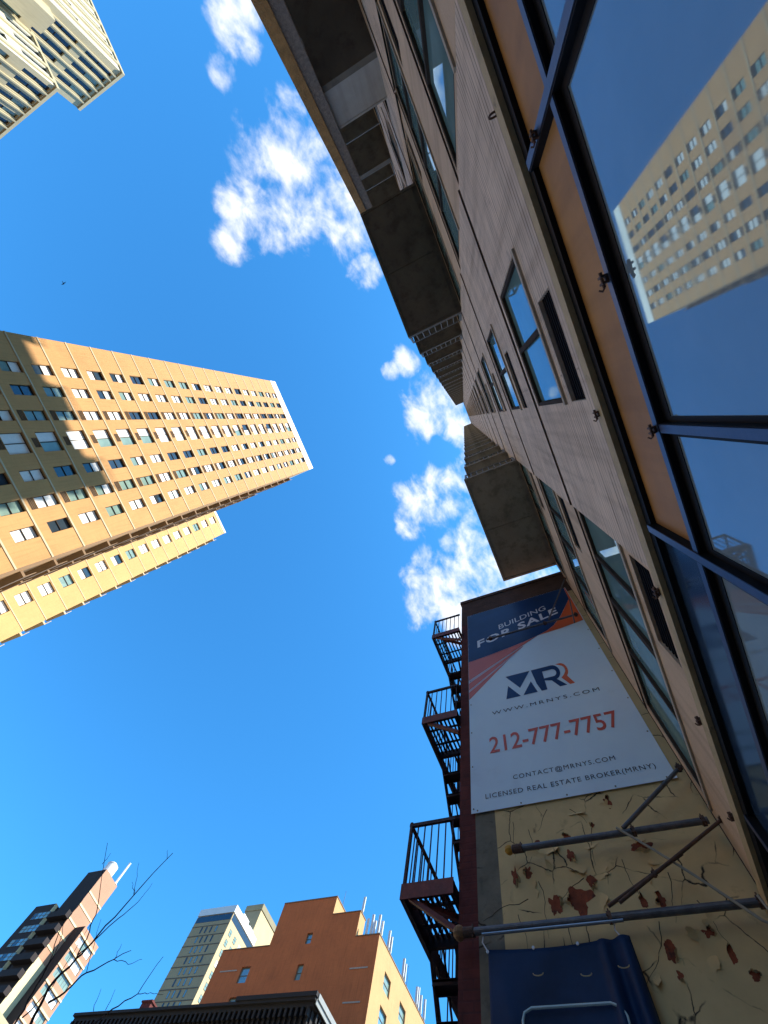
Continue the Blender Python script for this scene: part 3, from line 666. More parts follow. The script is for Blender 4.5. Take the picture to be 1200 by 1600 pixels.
# the letter R: stem and leg, then the bowl as a ring
mirror_poly('logo_shape', [(.575, 8.42), (.36, 8.42), (.36, 8.41), (.36, 8.07), (.36, 7.69), (.47, 7.69), (.53, 7.95)], M['navy'])
out_ = arc(.16, 8.175, .14, .245, 90, -90); in_ = arc(.17, 8.165, .075, .12, -90, 90)
mirror_poly('logo_shape', [(.361, 8.42)] + out_ + [(.23, 7.93), (.361, 7.98), (.361, 8.045)] + in_ + [(.361, 8.285)], M['navy'])
mirror_poly('logo_shape', [(.23, 7.93), (.13, 7.94), (-.02, 7.69), (.115, 7.69)], M['navy'])
mirror_poly('logo_shape', [(.06, 8.42)] + arc(-.02, 8.175, .115, .245, 90, -60) + [(-.165, 7.69), (-.075, 7.69), (.035, 7.94), (-.03, 8.02)] + arc(-.01, 8.19, .075, .15, -50, 60), M['orange'])
def text(s, yl, yr, z0, h, m, name, bold=0.0, slope=0.0, spacing=1.0, depth=.0035, z_r=None):
    cu = bpy.data.curves.new('t', 'FONT'); cu.body = s; cu.size = 1; cu.offset = bold; cu.space_character = spacing; cu.resolution_u = 3
    to = bpy.data.objects.new('t', cu); COL.objects.link(to)
    bpy.context.view_layer.update()
    me = bpy.data.meshes.new_from_object(to.evaluated_get(bpy.context.evaluated_depsgraph_get()))
    bpy.data.objects.remove(to); bpy.data.curves.remove(cu)
    xs = [v.co.x for v in me.vertices]; ys = [v.co.y for v in me.vertices]
    x0, x1 = min(xs), max(xs); cap = 0.73
    base = Vector(bn.location)
    for v in me.vertices:
        t = (v.co.x - x0) / (x1 - x0); yy = yl + (yr - yl) * t; zz = z0 + slope * t + h * v.co.y / cap
        v.co = Vector(((XB - depth) * A, yy * A, ZC + zz * A)) - base
    me.name = name; me.materials.append(m)
    o = bpy.data.objects.new(name, me); COL.objects.link(o); o.parent = bn; return o
text('BUILDING', 1.09, -.20, 10.52, .255, M['whiteink'], 'headline_lettering', 0.0, .34)
text('FOR SALE', 1.70, -.44, 9.91, .335, M['whiteink'], 'headline_lettering', .028, .60, 1.12)
text('WWW.MRNYS.COM', 1.49, -.515, 7.33, .10, M['ink'], 'address_lettering', .0, -.01, 1.35)
text('212-777-7757', 1.59, -.58, 6.395, .385, M['phone'], 'phone_lettering', .010)
text('CONTACT@MRNYS.COM', 1.255, -.275, 5.775, .085, M['ink'], 'contact_lettering', .0, 0, 1.2)
text('LICENSED REAL ESTATE BROKER(MRNY)', 1.715, -.73, 5.52, .085, M['ink'], 'licence_lettering', .0, 0, 1.15)
w = F()
for i in range(9):
    z = 5.38 + i * .80
    for y in (1.91, -.875): F().tube((XB - .006, y, z), (XB + .004, y, z), .012, n=8).build('grommet', M['rail'], bn)
for i in range(5):
    for z in (5.345, 11.77): F().tube((XB - .006, 1.85 - i * .66, z), (XB + .004, 1.85 - i * .66, z), .012, n=8).build('grommet', M['rail'], bn)

# ---- scaffold poles, brace, cable
def coupler(w, x, y, z, s=1.0):
    w.box(x - .05 * s, x + .05 * s, y - .03 * s, y + .03 * s, z - .05 * s, z + .05 * s)
    w.tube((x, y - .055 * s, z), (x, y + .055 * s, z), .045 * s, n=8)
    w.tube((x - .02, y, z - .09 * s), (x - .02, y, z + .09 * s), .012 * s, n=6); w.tube((x - .075 * s, y + .02, z), (x + .075 * s, y + .02, z), .012 * s, n=6)
XP = 5.27
def pole(label, y0, y1, z, r, capm, caprad, bright=None, coup=()):
    w = F(); w.tube((XP, y0, z), (XP, y1, z), r, n=14)
    o = w.build('scaffold_pole', M['pipe'], None, loc=(XP * A, y0 * A, ZC + z * A), smooth=False); tag(o, label, 'pole', 'scaffold poles by the banner wall')
    if capm:
        c = F(); c.lathe((0, 0, 0), [(.001, -caprad), (caprad * .6, -caprad * .8), (caprad, -caprad * .3), (caprad, caprad * .3), (caprad * .6, caprad * .8), (.001, caprad)], 12)
        c.v = [(a + XP * A, b + (y0 + .03) * A, d - ZC + ZC + z * A) for a, b, d in c.v]
        c.build('end_plug', capm, o)
        n = F(); n.tube((XP, y0 - .02, z), (XP, y0 - .14, z), r * 1.35, n=12); coupler(n, XP, y0 - .13, z, .7); n.build('end_collar', M['rust'], o)
    if bright:
        c = F(); c.tube((XP - .02, bright[0], z - r * 1.35), (XP - .02, bright[1], z - r * 1.35), r * .42, n=10); c.build('inner_tube', M['chrome'], o)
    for y in coup:
        c = F(); coupler(c, XP, y, z, .75); c.build('coupler', M['rust'], o)
    return o
pole('upper grey scaffold pole across the banner headline with black clamped ends', 1.40, -.82, 9.85, .024, None, .03, None, (1.30, -.78, -.05))
pole('middle scaffold pole with yellow plug in its free end below the banner', 1.36, -.93, 4.53, .036, M['yellow'], .055, None, (-.12, -.88))
pole('lowest and longest scaffold pole with wooden plug above the blue tarp', 2.02, -1.0, 3.68, .036, M['wood'], .07, (1.78, .30), (.42, -.95))
def brace(label, ps, r, m=None):
    w = F()
    for p, q in ps: w.tube(p, q, r, n=10)
    o = w.build('brace_tube', m or M['pipe'], None, loc=(ps[0][0][0] * A, ps[0][0][1] * A, ZC + ps[0][0][2] * A))
    return tag(o, label, 'brace')
b1 = brace('thin brace rising from the headline pole to the tower corner', [((XP - .03, -.16, 9.9), (XP - .03, -1.0, 11.9))], .018)
c = F(); coupler(c, XP - .03, -1.0, 11.9, .6); c.build('coupler', M['rust'], b1)
b2 = brace('short upright tube clamped near the headline pole tip', [((XP - .04, -.82, 10.6), (XP - .04, -.66, 9.45))], .017)
b3 = brace('single diagonal brace from the middle pole up to the banner corner', [((XP - .03, -.02, 4.56), (XP - .03, -.93, 5.22))], .024)
c = F(); coupler(c, XP - .03, -.95, 5.24, .7); c.build('coupler', M['rust'], b3)
b4 = brace('rusty double diagonal brace between the two lower poles', [((XP - .06, .40, 3.74), (XP - .06, -.50, 4.16)), ((XP - .09, .28, 3.74), (XP - .09, -1.05, 4.44))], .017, M['rust'])
c = F(); coupler(c, XP - .08, -.15, 3.98, .5); coupler(c, XP - .09, -1.05, 4.44, .6); c.build('coupler', M['rust'], b4)
w = F()
w.path([(XP - .05, .05 - t * .92, 4.56 - t * 1.06 + .03 * math.sin(t * 3.1)) for t in [i / 8 for i in range(9)]] + [(XP - .06, -.93, 3.46), (XP - .06, -.97, 3.56), (XP - .05, -.95, 3.70)], .014, n=7)
tag(w.build('cable', M['cable'], None, loc=(XP * A, 0, ZC + 4 * A)), 'pale grey cable hanging slack between the two lower scaffold poles', 'cable')
# ---- tarp
w = F(); vs = []; fs = []; nu, nv = 60, 50
for i in range(nu + 1):
    t = i / nu
    for j in range(nv + 1):
        v = j / nv
        yl = 1.735; yr = .295 - .03 * v * 3
        y = yl + (yr - yl) * t; z = 3.52 + .02 * t - .035 * math.sin(math.pi * t) - v * 2.2
        fold = .0
        if t > .78: fold = .055 * math.sin((t - .78) * 46) * min(1, v * 3 + .35)
        fold += .02 * math.exp(-((t - .05 - v * .35) / .06) ** 2) * min(1, v * 4) + .012 * math.sin(t * 9 + v * 4) * min(1, v * 3)
        vs.append((5.30 - fold - .05 * v, y, z))
for i in range(nu):
    for j in range(nv):
        a = i * (nv + 1) + j; fs.append((a, a + nv + 1, a + nv + 2, a + 1))
w.add(vs, fs)
tp = w.build('tarpaulin', M['tarp'], None, loc=(5.3 * A, 1.0 * A, ZC + 3.6 * A), smooth=True); tag(tp, 'navy blue tarpaulin tied up under the lowest scaffold pole', 'tarpaulin')
md = tp.modifiers.new('thickness', 'SOLIDIFY'); md.thickness = .003
w = F(); w.path([(5.235, 1.42, 2.2), (5.245, 1.42, 2.93), (5.25, 1.40, 2.985), (5.252, 1.33, 3.015), (5.252, .62, 3.02), (5.25, .54, 2.99), (5.245, .51, 2.93), (5.235, .51, 2.2)], .012, n=6)
w.build('printed_border', M['tarpline'], tp)
w = F()
for y in (1.74, .36): w.path([(5.29, y, 3.505), (5.285, y + .05, 3.58), (5.28, y + .02, 3.70)], .008, n=5)
for y in (1.74, 1.25, .8, .36): w.tube((5.286, y, 3.50), (5.30, y, 3.50), .016, n=8)
w.build('tie', M['whiteink'], tp)
w = F()
for y, z in ((1.22, 3.25), (.77, 3.22), (.42, 3.26)): w.path([(5.225, y + .05 * math.cos(t), z + .02 * math.sin(t)) for t in [math.pi + i * math.pi / 6 for i in range(7)]], .005, n=5)
w.build('vent_slit', M['flake'], tp)
# ---- fire escape on the street front
fe = thing('fire_escape', 'dark red iron fire escape on the tenement street front', 'fire escape', (5.4 * A, 2.2 * A, ZC + 3 * A))
def platform(z, dep):
    yo = dep; yi = 2.17
    w = F()
    w.box(5.36, 9.3, yo - .06, yo, z - .09, z + .09); w.box(5.36, 9.3, yi, yi + .04, z - .06, z + .06)
    for x in (5.36, 6.20, 8.9, 9.25): w.box(x, x + .06, yi, yo, z - .07, z + .07)
    n = 8
    for i in range(n):
        y = yi + .09 + i * (yo - .12 - yi - .09) / (n - 1); w.box(5.40, 6.22, y - .016, y + .016, z + .02, z + .05); w.box(8.6, 9.28, y - .016, y + .016, z + .02, z + .05)
    for x in (5.62, 5.95): w.box(x, x + .03, yi, yo, z - .01, z + .02)
    pl = w.build('platform', M['iron'], fe)
    b = F()
    b.bar((5.40, yo - .12, z - .06), (5.46, yi, z - .42), .05, .05); b.bar((8.95, yo - .12, z - .06), (8.95, yi, z - .42), .05, .05); b.bar((5.80, yi, z - .10), (5.44, yo - .25, z - .10), .06, .06)
    b.box(5.352, 5.362, yi, yo, z - .095, z + .095)
    b.build('support_bracket', M['ironred'], pl)
    r = F(); h = z + .95
    r.box(5.37, 9.3, yo - .045, yo - .01, h - .025, h + .025); r.box(5.37, 5.41, yi, yo, h - .025, h + .025); r.box(9.26, 9.30, yi, yo, h - .025, h + .025)
    for i in range(7):
        y = yi + .04 + i * (yo - yi - .07) / 6; r.box(5.383, 5.397, y - .008, y + .008, z + .09, h)
    for i in range(1, 30):
        x = 5.39 + i * .134; r.box(x - .007, x + .007, yo - .034, yo - .02, z + .09, h)
    for x, y in ((5.385, yo - .03), (7.3, yo - .03), (9.27, yo - .03)): r.box(x - .02, x + .02, y - .02, y + .02, z, h + .04)
    r.build('railing', M['iron'], pl)
    return pl
PZ = [(4.27, 2.90), (7.52, 2.93), (11.0, 2.98), (1.1, 2.88)]
for z, d in PZ: platform(z, d)
def stair(z1, z0, yo):
    w = F(); x1, x0 = 6.28, 6.28 + (z1 - z0) / 1.42; ya, yb = yo - .06, yo - .42
    for y in (ya, yb): w.bar((x1, y, z1), (x0, y, z0), .03, .11)
    n = 11
    for i in range(1, n):
        t = i / n; x = x1 + (x0 - x1) * t; z = z1 + (z0 - z1) * t
        w.box(x - .10, x + .10, yb, ya, z - .012, z + .012); w.box(x - .10, x - .085, yb, ya, z - .045, z + .02); w.box(x + .085, x + .10, yb, ya, z - .045, z + .02)
    for y in (ya,):
        w.tube((x1, y, z1 + .85), (x0, y, z0 + .85), .016, n=6)
        for i in range(1, 7):
            t = i / 7; w.tube((x1 + (x0 - x1) * t, y, z1 + (z0 - z1) * t), (x1 + (x0 - x1) * t, y, z1 + (z0 - z1) * t + .85), .009, n=6)
    w.build('stair', M['iron'], fe)
stair(11.0, 7.55, 2.95); stair(7.5, 4.3, 2.92); stair(4.25, 1.12, 2.90)
w = F()
for y in (2.75, 2.45): w.box(5.9, 5.94, y - .02, y + .02, -.6, 1.1)
for i in range(7): w.box(5.9, 5.94, 2.45, 2.75, -.5 + i * .22, -.47 + i * .22)
w.build('drop_ladder', M['iron'], fe)

# ------------------------------------------------------------------ buildings over the road
def panemesh(w, h, split, name, fm, gms, dep, t=.05, vert=True):
    """window unit facing -Y, origin at its bottom left; returns frame mesh and pane meshes"""
    f = MB(); f.box(0, w, dep - .06, dep, 0, t); f.box(0, w, dep - .06, dep, h - t, h); f.box(0, t, dep - .06, dep, t, h - t); f.box(w - t, w, dep - .06, dep, t, h - t)
    if split: 
        if vert: f.box(t, w - t, dep - .08, dep, h / 2 - t / 2, h / 2 + t / 2)
        else: f.box(w / 2 - t / 2, w / 2 + t / 2, dep - .08, dep, t, h - t)
    fme = bpy.data.meshes.new(name); fme.from_pydata(f.v, [], f.f); fme.materials.append(fm)
    res = []
    for g in gms:
        p = MB(); e = .01
        if isinstance(g, tuple):
            if vert: p.box(t, w - t, dep - .02, dep - .005, t, h / 2); a = len(p.f); p.box(t, w - t, dep - .02, dep - .005, h / 2 + .002, h - t)
            else: p.box(t, w / 2, dep - .02, dep - .005, t, h - t); a = len(p.f); p.box(w / 2 + .002, w - t, dep - .02, dep - .005, t, h - t)
            me = bpy.data.meshes.new('pane'); me.from_pydata(p.v, [], p.f); me.materials.append(M[g[0]]); me.materials.append(M[g[1]])
            for i, pf in enumerate(me.polygons): pf.material_index = 0 if i < a else 1
        else:
            p.box(t, w - t, dep - .02, dep - .005, t, h - t); me = bpy.data.meshes.new('pane'); me.from_pydata(p.v, [], p.f); me.materials.append(M[g])
        res.append(me)
    return fme, res
def windows(parent, base, spots, w, h, name, fm, gms, weights, dep, rz=0.0, limit=100, split=True, vert=True):
    """spots: world positions of the bottom left corner; the 100 lowest are parts of their own, the rest ONE stuff part"""
    f, ps = panemesh(w, h, split, name, fm, gms, dep, vert=vert)
    spots = sorted(spots, key=lambda s: Vector(s).length)
    bx = Vector(base)
    for s in spots[:limit]:
        o = inst(f, name, parent, Vector(s) - bx, rz); inst(rnd.choices(ps, weights)[0], 'pane', o, (0, 0, 0))
    rest = spots[limit:]
    if rest:
        rot = Matrix.Rotation(rz, 3, 'Z'); V = []; Fc = []; mats = []; mi = []
        def put(me, s):
            b = len(V)
            for v in me.vertices: V.append(tuple(rot @ v.co + Vector(s) - bx))
            for p in me.polygons:
                Fc.append(tuple(i + b for i in p.vertices)); mm = me.materials[p.material_index]
                if mm not in mats: mats.append(mm)
                mi.append(mats.index(mm))
        for s in rest: put(f, s); put(rnd.choices(ps, weights)[0], s)
        me = bpy.data.meshes.new('upper_' + name + 's'); me.from_pydata(V, [], Fc)
        for mm in mats: me.materials.append(mm)
        for p, i in zip(me.polygons, mi): p.material_index = i
        o = bpy.data.objects.new('upper_' + name + 's', me); COL.objects.link(o); o.parent = parent; o['kind'] = 'stuff'

# --- the tan brick tower
YT = 32.6; ZT = 2.607 * YT + ZC
X0, X1 = -.662 * YT, -.074 * YT
pitch = .0868 * YT
HEADS = [2.535 * YT + ZC - k * pitch for k in range(0, 30)]      # slab bands = window heads
HEADS = [h for h in HEADS if h > 3.5]
base = (X0, YT, 0)
tt = thing('tan_brick_tower', 'tall tan brick apartment tower across the road with white roof band', 'building', base)
cols = [(-.580, -.549), (-.516, -.486), (-.446, -.417), (-.291, -.262), (-.223, -.193), (-.157, -.128)]
big = (-.387, -.332)
ops = []; sp = []; spb = []; ac = []
for h in HEADS:
    for a, b in cols:
        ops.append((a * YT, b * YT, h - .060 * YT, h - .004 * YT)); sp.append((a * YT, YT, h - .060 * YT))
    ops.append((big[0] * YT, big[1] * YT, h - .060 * YT, h - .004 * YT)); spb.append((big[0] * YT, YT, h - .060 * YT))
    for a, b in ((cols[2][0], cols[2][1]), (big[0] + .016, big[0] + .042), (cols[4][0], cols[4][1])):
        ops.append((a * YT, b * YT, h - .0775 * YT, h - .0612 * YT)); ac.append((a * YT, b * YT, h - .0775 * YT, h - .0612 * YT))
w = MB(); w.wall((0, YT, 0), (1, 0, 0), (X0, X1), (0, 2.535 * YT + ZC), ops, .28, (0, -1, 0)); w.build('front_wall', M['tanbrick'], tt)
w = MB(); w.wall((X1, YT, 0), (0, 1, 0), (0, 22), (0, ZT - .3), [], .1, (1, 0, 0)); w.wall((X0, YT, 0), (0, 1, 0), (0, 22), (0, ZT - .3), [], .1, (-1, 0, 0))
w.wall((X0, YT + 22, 0), (1, 0, 0), (0, X1 - X0), (0, ZT - .3), [], .1, (0, 1, 0)); w.build('side_wall', M['tanbrick'], tt)
w = MB(); w.box(X0 + .3, X1 - .3, YT + .35, YT + 21.7, 0, ZT - .4); w.build('building_core', M['joint'], tt)
w = MB(); w.box(X0 - .02, X1 + .02, YT - .05, YT + .5, 2.535 * YT + ZC, ZT); w.box(X0 - .02, X0 + .5, YT + .5, YT + 22, ZT - 2.2, ZT); w.box(X1 - .5, X1 + .02, YT + .5, YT + 22, ZT - 2.2, ZT); w.build('roof_band', M['cap'], tt)
w = MB()
for h in HEADS: MB().box(X0 - .03, X1 + .03, YT - .035, YT + .1, h - .07, h + .07).build('slab_band', M['tanjoint'], tt)
for a, b, c, d in ac:
    w = MB(); w.box(a, b, YT + .10, YT + .14, c, d)
    for q in range(4): w.box(a, b, YT + .04, YT + .09, c + .04 + q * .13, c + .09 + q * .13)
    w.build('vent_grille', M['soldier'], tt)
wd = (cols[0][1] - cols[0][0]) * YT; hd = .056 * YT
G1 = ['blind', ('blind', 'glassdark'), ('glassteal', 'blind'), 'glassteal', ('glassdark', 'blind'), 'glassdark']
def pick(i): return [s for k, s in enumerate(sp) if k % 6 == i]
windows(tt, base, [s for s in sp], wd, hd, 'sash_window', M['frame'], G1, [4.5, 1.2, 1.5, 3, 1.8, 2.2], .22)
windows(tt, base, spb, (big[1] - big[0]) * YT, hd, 'wide_window', M['frame'], ['blind', ('glassdark', 'blind'), ('blind', 'glassteal')], [6, 1, 1], .22, vert=False)
for h in HEADS[1:]:                         # balconies down the shaded flank
    for y in (3.5, 12):
        w = MB(); w.box(X1 + .01, X1 + .55, YT + y, YT + y + 4.5, h - .12, h + .08); w.box(X1 + .50, X1 + .55, YT + y, YT + y + 4.5, h + .08, h + .95); w.build('flank_balcony', M['soldier'], tt)

# --- the yellow wing behind it
YW = 55.6; pw_ = .0513 * YW; XW0, XW1 = -.10 * YW, .0535 * YW; ZW = 1.456 * YW + ZC
base = (XW0, YW, 0)
tg = thing('yellow_brick_block', 'lower sunlit yellow brick block standing behind the tan tower', 'building', base)
HW = [1.435 * YW + ZC - k * pw_ for k in range(30)]; HW = [h for h in HW if h > 3.5]
ops = [(-.022 * YW, .004 * YW, h - .0345 * YW, h - .003 * YW) for h in HW]
w = MB(); w.wall((0, YW, 0), (1, 0, 0), (XW0, XW1), (0, ZW), ops, .28, (0, -1, 0))
w.wall((XW1, YW, 0), (0, 1, 0), (0, 18), (0, ZW), [], .1, (1, 0, 0)); w.wall((XW0, YW + 18, 0), (1, 0, 0), (0, XW1 - XW0), (0, ZW), [], .1, (0, 1, 0)); w.wall((XW0, YW, 0), (0, 1, 0), (0, 18), (0, ZW), [], .1, (-1, 0, 0))
w.build('brick_wall', M['wingbrick'], tg)
w = MB(); w.box(XW0 + .3, XW1 - .3, YW + .35, YW + 17.7, 0, ZW - .3); w.build('building_core', M['joint'], tg)
w = MB(); w.box(XW0, XW1 + .03, YW - .05, YW + .4, ZW - .5, ZW + .1); w.box(XW1 - .4, XW1 + .03, YW + .4, YW + 18, ZW - .5, ZW + .1); w.build('roof_band', M['cap'], tg)
w = MB()
for h in HW: MB().box(XW0, XW1 + .03, YW - .035, YW + .1, h - .06, h + .06).build('slab_band', M['tanjoint'], tg)
windows(tg, base, [(-.022 * YW, YW, h - .0345 * YW) for h in HW], .026 * YW, .0315 * YW, 'sash_window', M['frame'], ['blind', ('blind', 'glassdark'), 'glassteal'], [5, 1.3, .7], .22)
for h in HW[1:]:
    w = MB(); w.box(XW1 + .01, XW1 + .5, YW + .6, YW + 4, h - .1, h + .1); w.box(XW1 + .44, XW1 + .5, YW + .6, YW + 4, h + .1, h + .9); w.build('flank_balcony', M['tanjoint'], tg)

# --- the cream concrete tower, upper left
XN = -76.0; ZN = 1.018 * 76 + ZC
base = (XN, 32.4, 0)
nw = thing('cream_concrete_tower', 'cream concrete tower with tall dark slot windows and a stepped lower block', 'building', base)
pn = .0865 * 76
rows = [1.006 * 76 + ZC - k * pn for k in range(13)]; rows = [r for r in rows if r > 6]
ys = [.443, .4635, .484, .5055, .527]
ops = [(y * 76, (y + .0105) * 76, r - .066 * 76, r) for r in rows for y in ys]
w = MB(); w.wall((XN, 0, 0), (0, 1, 0), (32.4, .5625 * 76), (0, ZN), ops, .35, (1, 0, 0)); 
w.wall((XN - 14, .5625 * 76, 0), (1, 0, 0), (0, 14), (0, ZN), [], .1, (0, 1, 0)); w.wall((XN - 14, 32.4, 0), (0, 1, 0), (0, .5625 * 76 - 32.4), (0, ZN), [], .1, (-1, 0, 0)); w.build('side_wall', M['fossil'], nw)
opsf = [(XN - 13 + i * 2.1, XN - 13 + i * 2.1 + .8, r - .066 * 76, r) for r in rows for i in range(6)]
w = MB(); w.wall((0, 32.4, 0), (1, 0, 0), (XN - 14, XN), (0, ZN), opsf, .35, (0, -1, 0)); w.build('front_wall', M['fossillit'], nw)
w = MB(); w.box(XN - 13, XN - 1.0, 33.4, .5625 * 76 - .3, 0, ZN - .3); w.build('building_core', M['roof'], nw)
w = MB()
for y in ys + [.4225 + .0055]: w.box(XN, XN + .22, (y + .0130) * 76, (y + .0160) * 76, 0, ZN - .4)
for i in range(7): w.box(XN - 14 + i * 2.1 + .1, XN - 14 + i * 2.1 + .45, 32.1, 32.4, 0, ZN - .4)
w.build('fin', M['fossil'], nw)
w = MB(); w.box(XN - 14, XN + .25, 32.2, 32.4, ZN - .4, ZN + .1); w.box(XN, XN + .25, 32.4, .5625 * 76, ZN - .4, ZN + .1); w.build('roof_edge', M['fossil'], nw)
windows(nw, base, [(XN, y * 76, r - .066 * 76) for r in rows for y in ys], .0105 * 76, .066 * 76, 'slot_window', M['frame'], ['glassdark', ('glassdark', 'glassteal')], [3, 1], .30, rz=math.pi / 2)
windows(nw, base, [(o[0], 32.4, o[2]) for o in opsf], .8, .066 * 76, 'front_window', M['frame'], ['glassdark'], [1], .30)
# stepped block in front of its far end
XS = -68.2; YS = 37.9; ZS = 1.725 * 37.9 + ZC
r2 = [.951 * 68.2 + ZC - k * pn * .9 for k in range(12)]; r2 = [r for r in r2 if r > 6]
y2 = [.5665, .590, .6145, .639, .668, .695]
ops = [(y * 68.2, (y + .0115) * 68.2, r - .058 * 68.2, r) for r in r2 for y in y2]
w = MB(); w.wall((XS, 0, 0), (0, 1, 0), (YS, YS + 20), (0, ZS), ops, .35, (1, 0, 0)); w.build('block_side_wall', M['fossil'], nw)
o4 = [(XS - 6.8 + i * 2.2, XS - 5.9 + i * 2.2, r - .058 * 68.2, r) for r in r2 for i in range(3)]
w = MB(); w.wall((0, YS, 0), (1, 0, 0), (XN, XS), (0, ZS), o4, .35, (0, -1, 0)); w.build('block_front_wall', M['fossillit'], nw)
w = MB(); w.box(XN + .1, XS - 1, YS + 1, YS + 19.8, 0, ZS - .2); w.build('block_core', M['roof'], nw)
w = MB(); w.box(XN, XS + .2, YS - .2, YS, ZS - .35, ZS + .1); w.box(XS, XS + .2, YS, YS + 20, ZS - .35, ZS + .1); w.build('block_roof_edge', M['fossil'], nw)
w = MB()
for y in y2: w.box(XS, XS + .22, (y + .0140) * 68.2, (y + .0175) * 68.2, 0, ZS - .35)
for i in range(4): w.box(XS - 7.4 + i * 2.2, XS - 7.0 + i * 2.2, YS - .25, YS, 0, ZS - .35)
w.build('block_fin', M['fossil'], nw)
windows(nw, base, [(XS, y * 68.2, r - .058 * 68.2) for r in r2 for y in y2], .0115 * 68.2, .058 * 68.2, 'block_window', M['frame'], ['glassdark', ('glassdark', 'glassteal')], [3, 1], .30, rz=math.pi / 2)
windows(nw, base, [(o[0], YS, o[2]) for o in o4], .9, .058 * 68.2, 'block_front_window', M['frame'], ['glassdark'], [1], .30)
w = MB(); w.box(XN, XN + 1.8, 33.2, 36.2, 20, .850 * 76 + ZC); w.build('projecting_bay', M['fossil'], nw)

# --- brick tower with cream flank, lower left
base = (75, 130.6, 0); ZA = .580 * 130.6 + ZC
sw = thing('balcony_brick_tower', 'slim pinkish brick tower with dark balconies and water tank on its roof, lower left', 'building', base)
w = MB(); w.box(75, 80.9, 130.6, 137.5, 58, ZA); w.build('upper_wall', M['swbrick'], sw)
w = MB(); w.box(75.02, 80.9, 130.62, 137.5, 0, 58); w.build('lower_wall', M['swcream'], sw)
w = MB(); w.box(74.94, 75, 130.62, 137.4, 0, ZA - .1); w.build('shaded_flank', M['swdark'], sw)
w = MB()
for z in (71.6, 68.7, 65.7, 62.8, 60.0): w.box(75.0, 80.95, 130.52, 130.6, z, z + .35)
w.build('floor_band', M['swcream'], sw)
for k in range(23):
    z = 1.5 + k * 2.9
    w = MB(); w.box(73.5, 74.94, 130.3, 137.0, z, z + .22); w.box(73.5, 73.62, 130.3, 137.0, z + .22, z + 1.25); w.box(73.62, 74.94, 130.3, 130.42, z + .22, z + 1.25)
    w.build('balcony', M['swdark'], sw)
ZB = .505 * 127.1 + ZC
w = MB(); o_ = [(78.25, 84.9, z - 1.55, z) for z in [ZB - 1.55 - k * 2.95 for k in range(20)] if z > 3]
o_ = [(78.75, 84.3, c, d) for a, b, c, d in o_]
w.wall((0, 127.1, 0), (1, 0, 0), (78.2, 84.9), (0, ZB), o_, .3, (0, -1, 0)); w.wall((84.9, 127.1, 0), (0, 1, 0), (0, 3.5), (0, ZB), [], .1, (1, 0, 0)); w.build('wing_wall', M['swbrick'], sw)
w = MB(); w.box(78.18, 78.24, 127.1, 130.6, 0, ZB); w.box(78.3, 84.7, 127.5, 130.5, 0, ZB - .01); w.build('shaded_wing_flank', M['swdark'], sw)
w = MB()
for a, b, c, d in o_: w.box(78.2, 84.95, 127.0, 127.1, d + .05, d + .38)
w.build('wing_band', M['swcream'], sw)
windows(sw, base, [(78.75 + i * 1.85, 127.1, c) for a, b, c, d in o_ for i in range(3)], 1.85, 1.55, 'strip_window', M['framegrey'], ['glassteal', 'blind', 'glassdark'], [3, 2, 1.5], .25, vert=False)
ZC2 = .911 * 75 + ZC
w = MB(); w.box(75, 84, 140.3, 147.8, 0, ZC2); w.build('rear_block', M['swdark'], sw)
w = MB(); w.box(74.95, 75.9, 140.2, 140.3, 0, ZC2); w.build('rear_pilaster', M['swcream'], sw)
windows(sw, base, [(75, 141.0 + i * 1.5, ZC2 - 3.4 - k * 2.9) for k in range(20) for i in range(4)], 1.4, 1.5, 'rear_window', M['framegrey'], ['glassteal', 'glassdark', 'glass'], [2, 1, 2], -.04, rz=-math.pi / 2)
# water tank on legs
t = thing('water_tank', 'round white rooftop water tank on the slim brick tower', 'water tank', (77.6, 133.6, ZA))
w = MB(); w.lathe((77.6, 133.6, ZA + .9), [(1.55, 0), (1.6, .1), (1.6, 2.3), (1.65, 2.3), (1.65, 2.4), (.9, 2.9), (.05, 3.2)], 20); w.build('barrel', M['white'], t, smooth=False)
for a in range(4):
    w = MB(); w.tube((77.6 + 1.2 * math.cos(a * 1.57 + .78), 133.6 + 1.2 * math.sin(a * 1.57 + .78), ZA), (77.6 + 1.2 * math.cos(a * 1.57 + .78), 133.6 + 1.2 * math.sin(a * 1.57 + .78), ZA + .95), .09); w.build('leg', M['raildark'], t)
w = MB(); w.tube((80.1, 131, ZA), (80.1, 131, ZA + 5.4), .32, .28, n=10); w.lathe((80.1, 131, ZA + 5.4), [(.28, 0), (.36, .05), (.36, .2), (.1, .3)], 10); w.lathe((80.1, 131, ZA), [(.5, 0), (.5, .2), (.32, .3)], 10)
tag(w.build('flue_pipe', M['white'], None, loc=(80.1, 131, ZA)), 'slim white flue pipe on the roof edge of the slim brick tower', 'pipe')

# --- grey brick tower with white roof band
XG = 132.0; base = (XG, 137.7, 0); ZG = .820 * XG + ZC
gt = thing('grey_brick_tower', 'grey brown tower with thin slot windows and a white roof band', 'building', base)
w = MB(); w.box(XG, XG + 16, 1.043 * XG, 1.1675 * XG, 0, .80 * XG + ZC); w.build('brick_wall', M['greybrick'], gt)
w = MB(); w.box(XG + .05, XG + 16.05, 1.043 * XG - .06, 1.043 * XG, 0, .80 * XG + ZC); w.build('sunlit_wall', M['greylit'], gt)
w = MB(); w.box(XG - .15, XG + 16.15, 1.043 * XG - .2, 1.1675 * XG + .15, .803 * XG + ZC, ZG); w.build('roof_band', M['white'], gt)
w = MB()
for k in range(30):
    z = .776 * XG + ZC - k * .0222 * XG
    if z > 2: w.box(XG - .08, XG, 1.043 * XG, 1.1675 * XG, z - .12, z + .12)
w.build('floor_band', M['greyline'], gt)
sp_ = []; sp2 = []
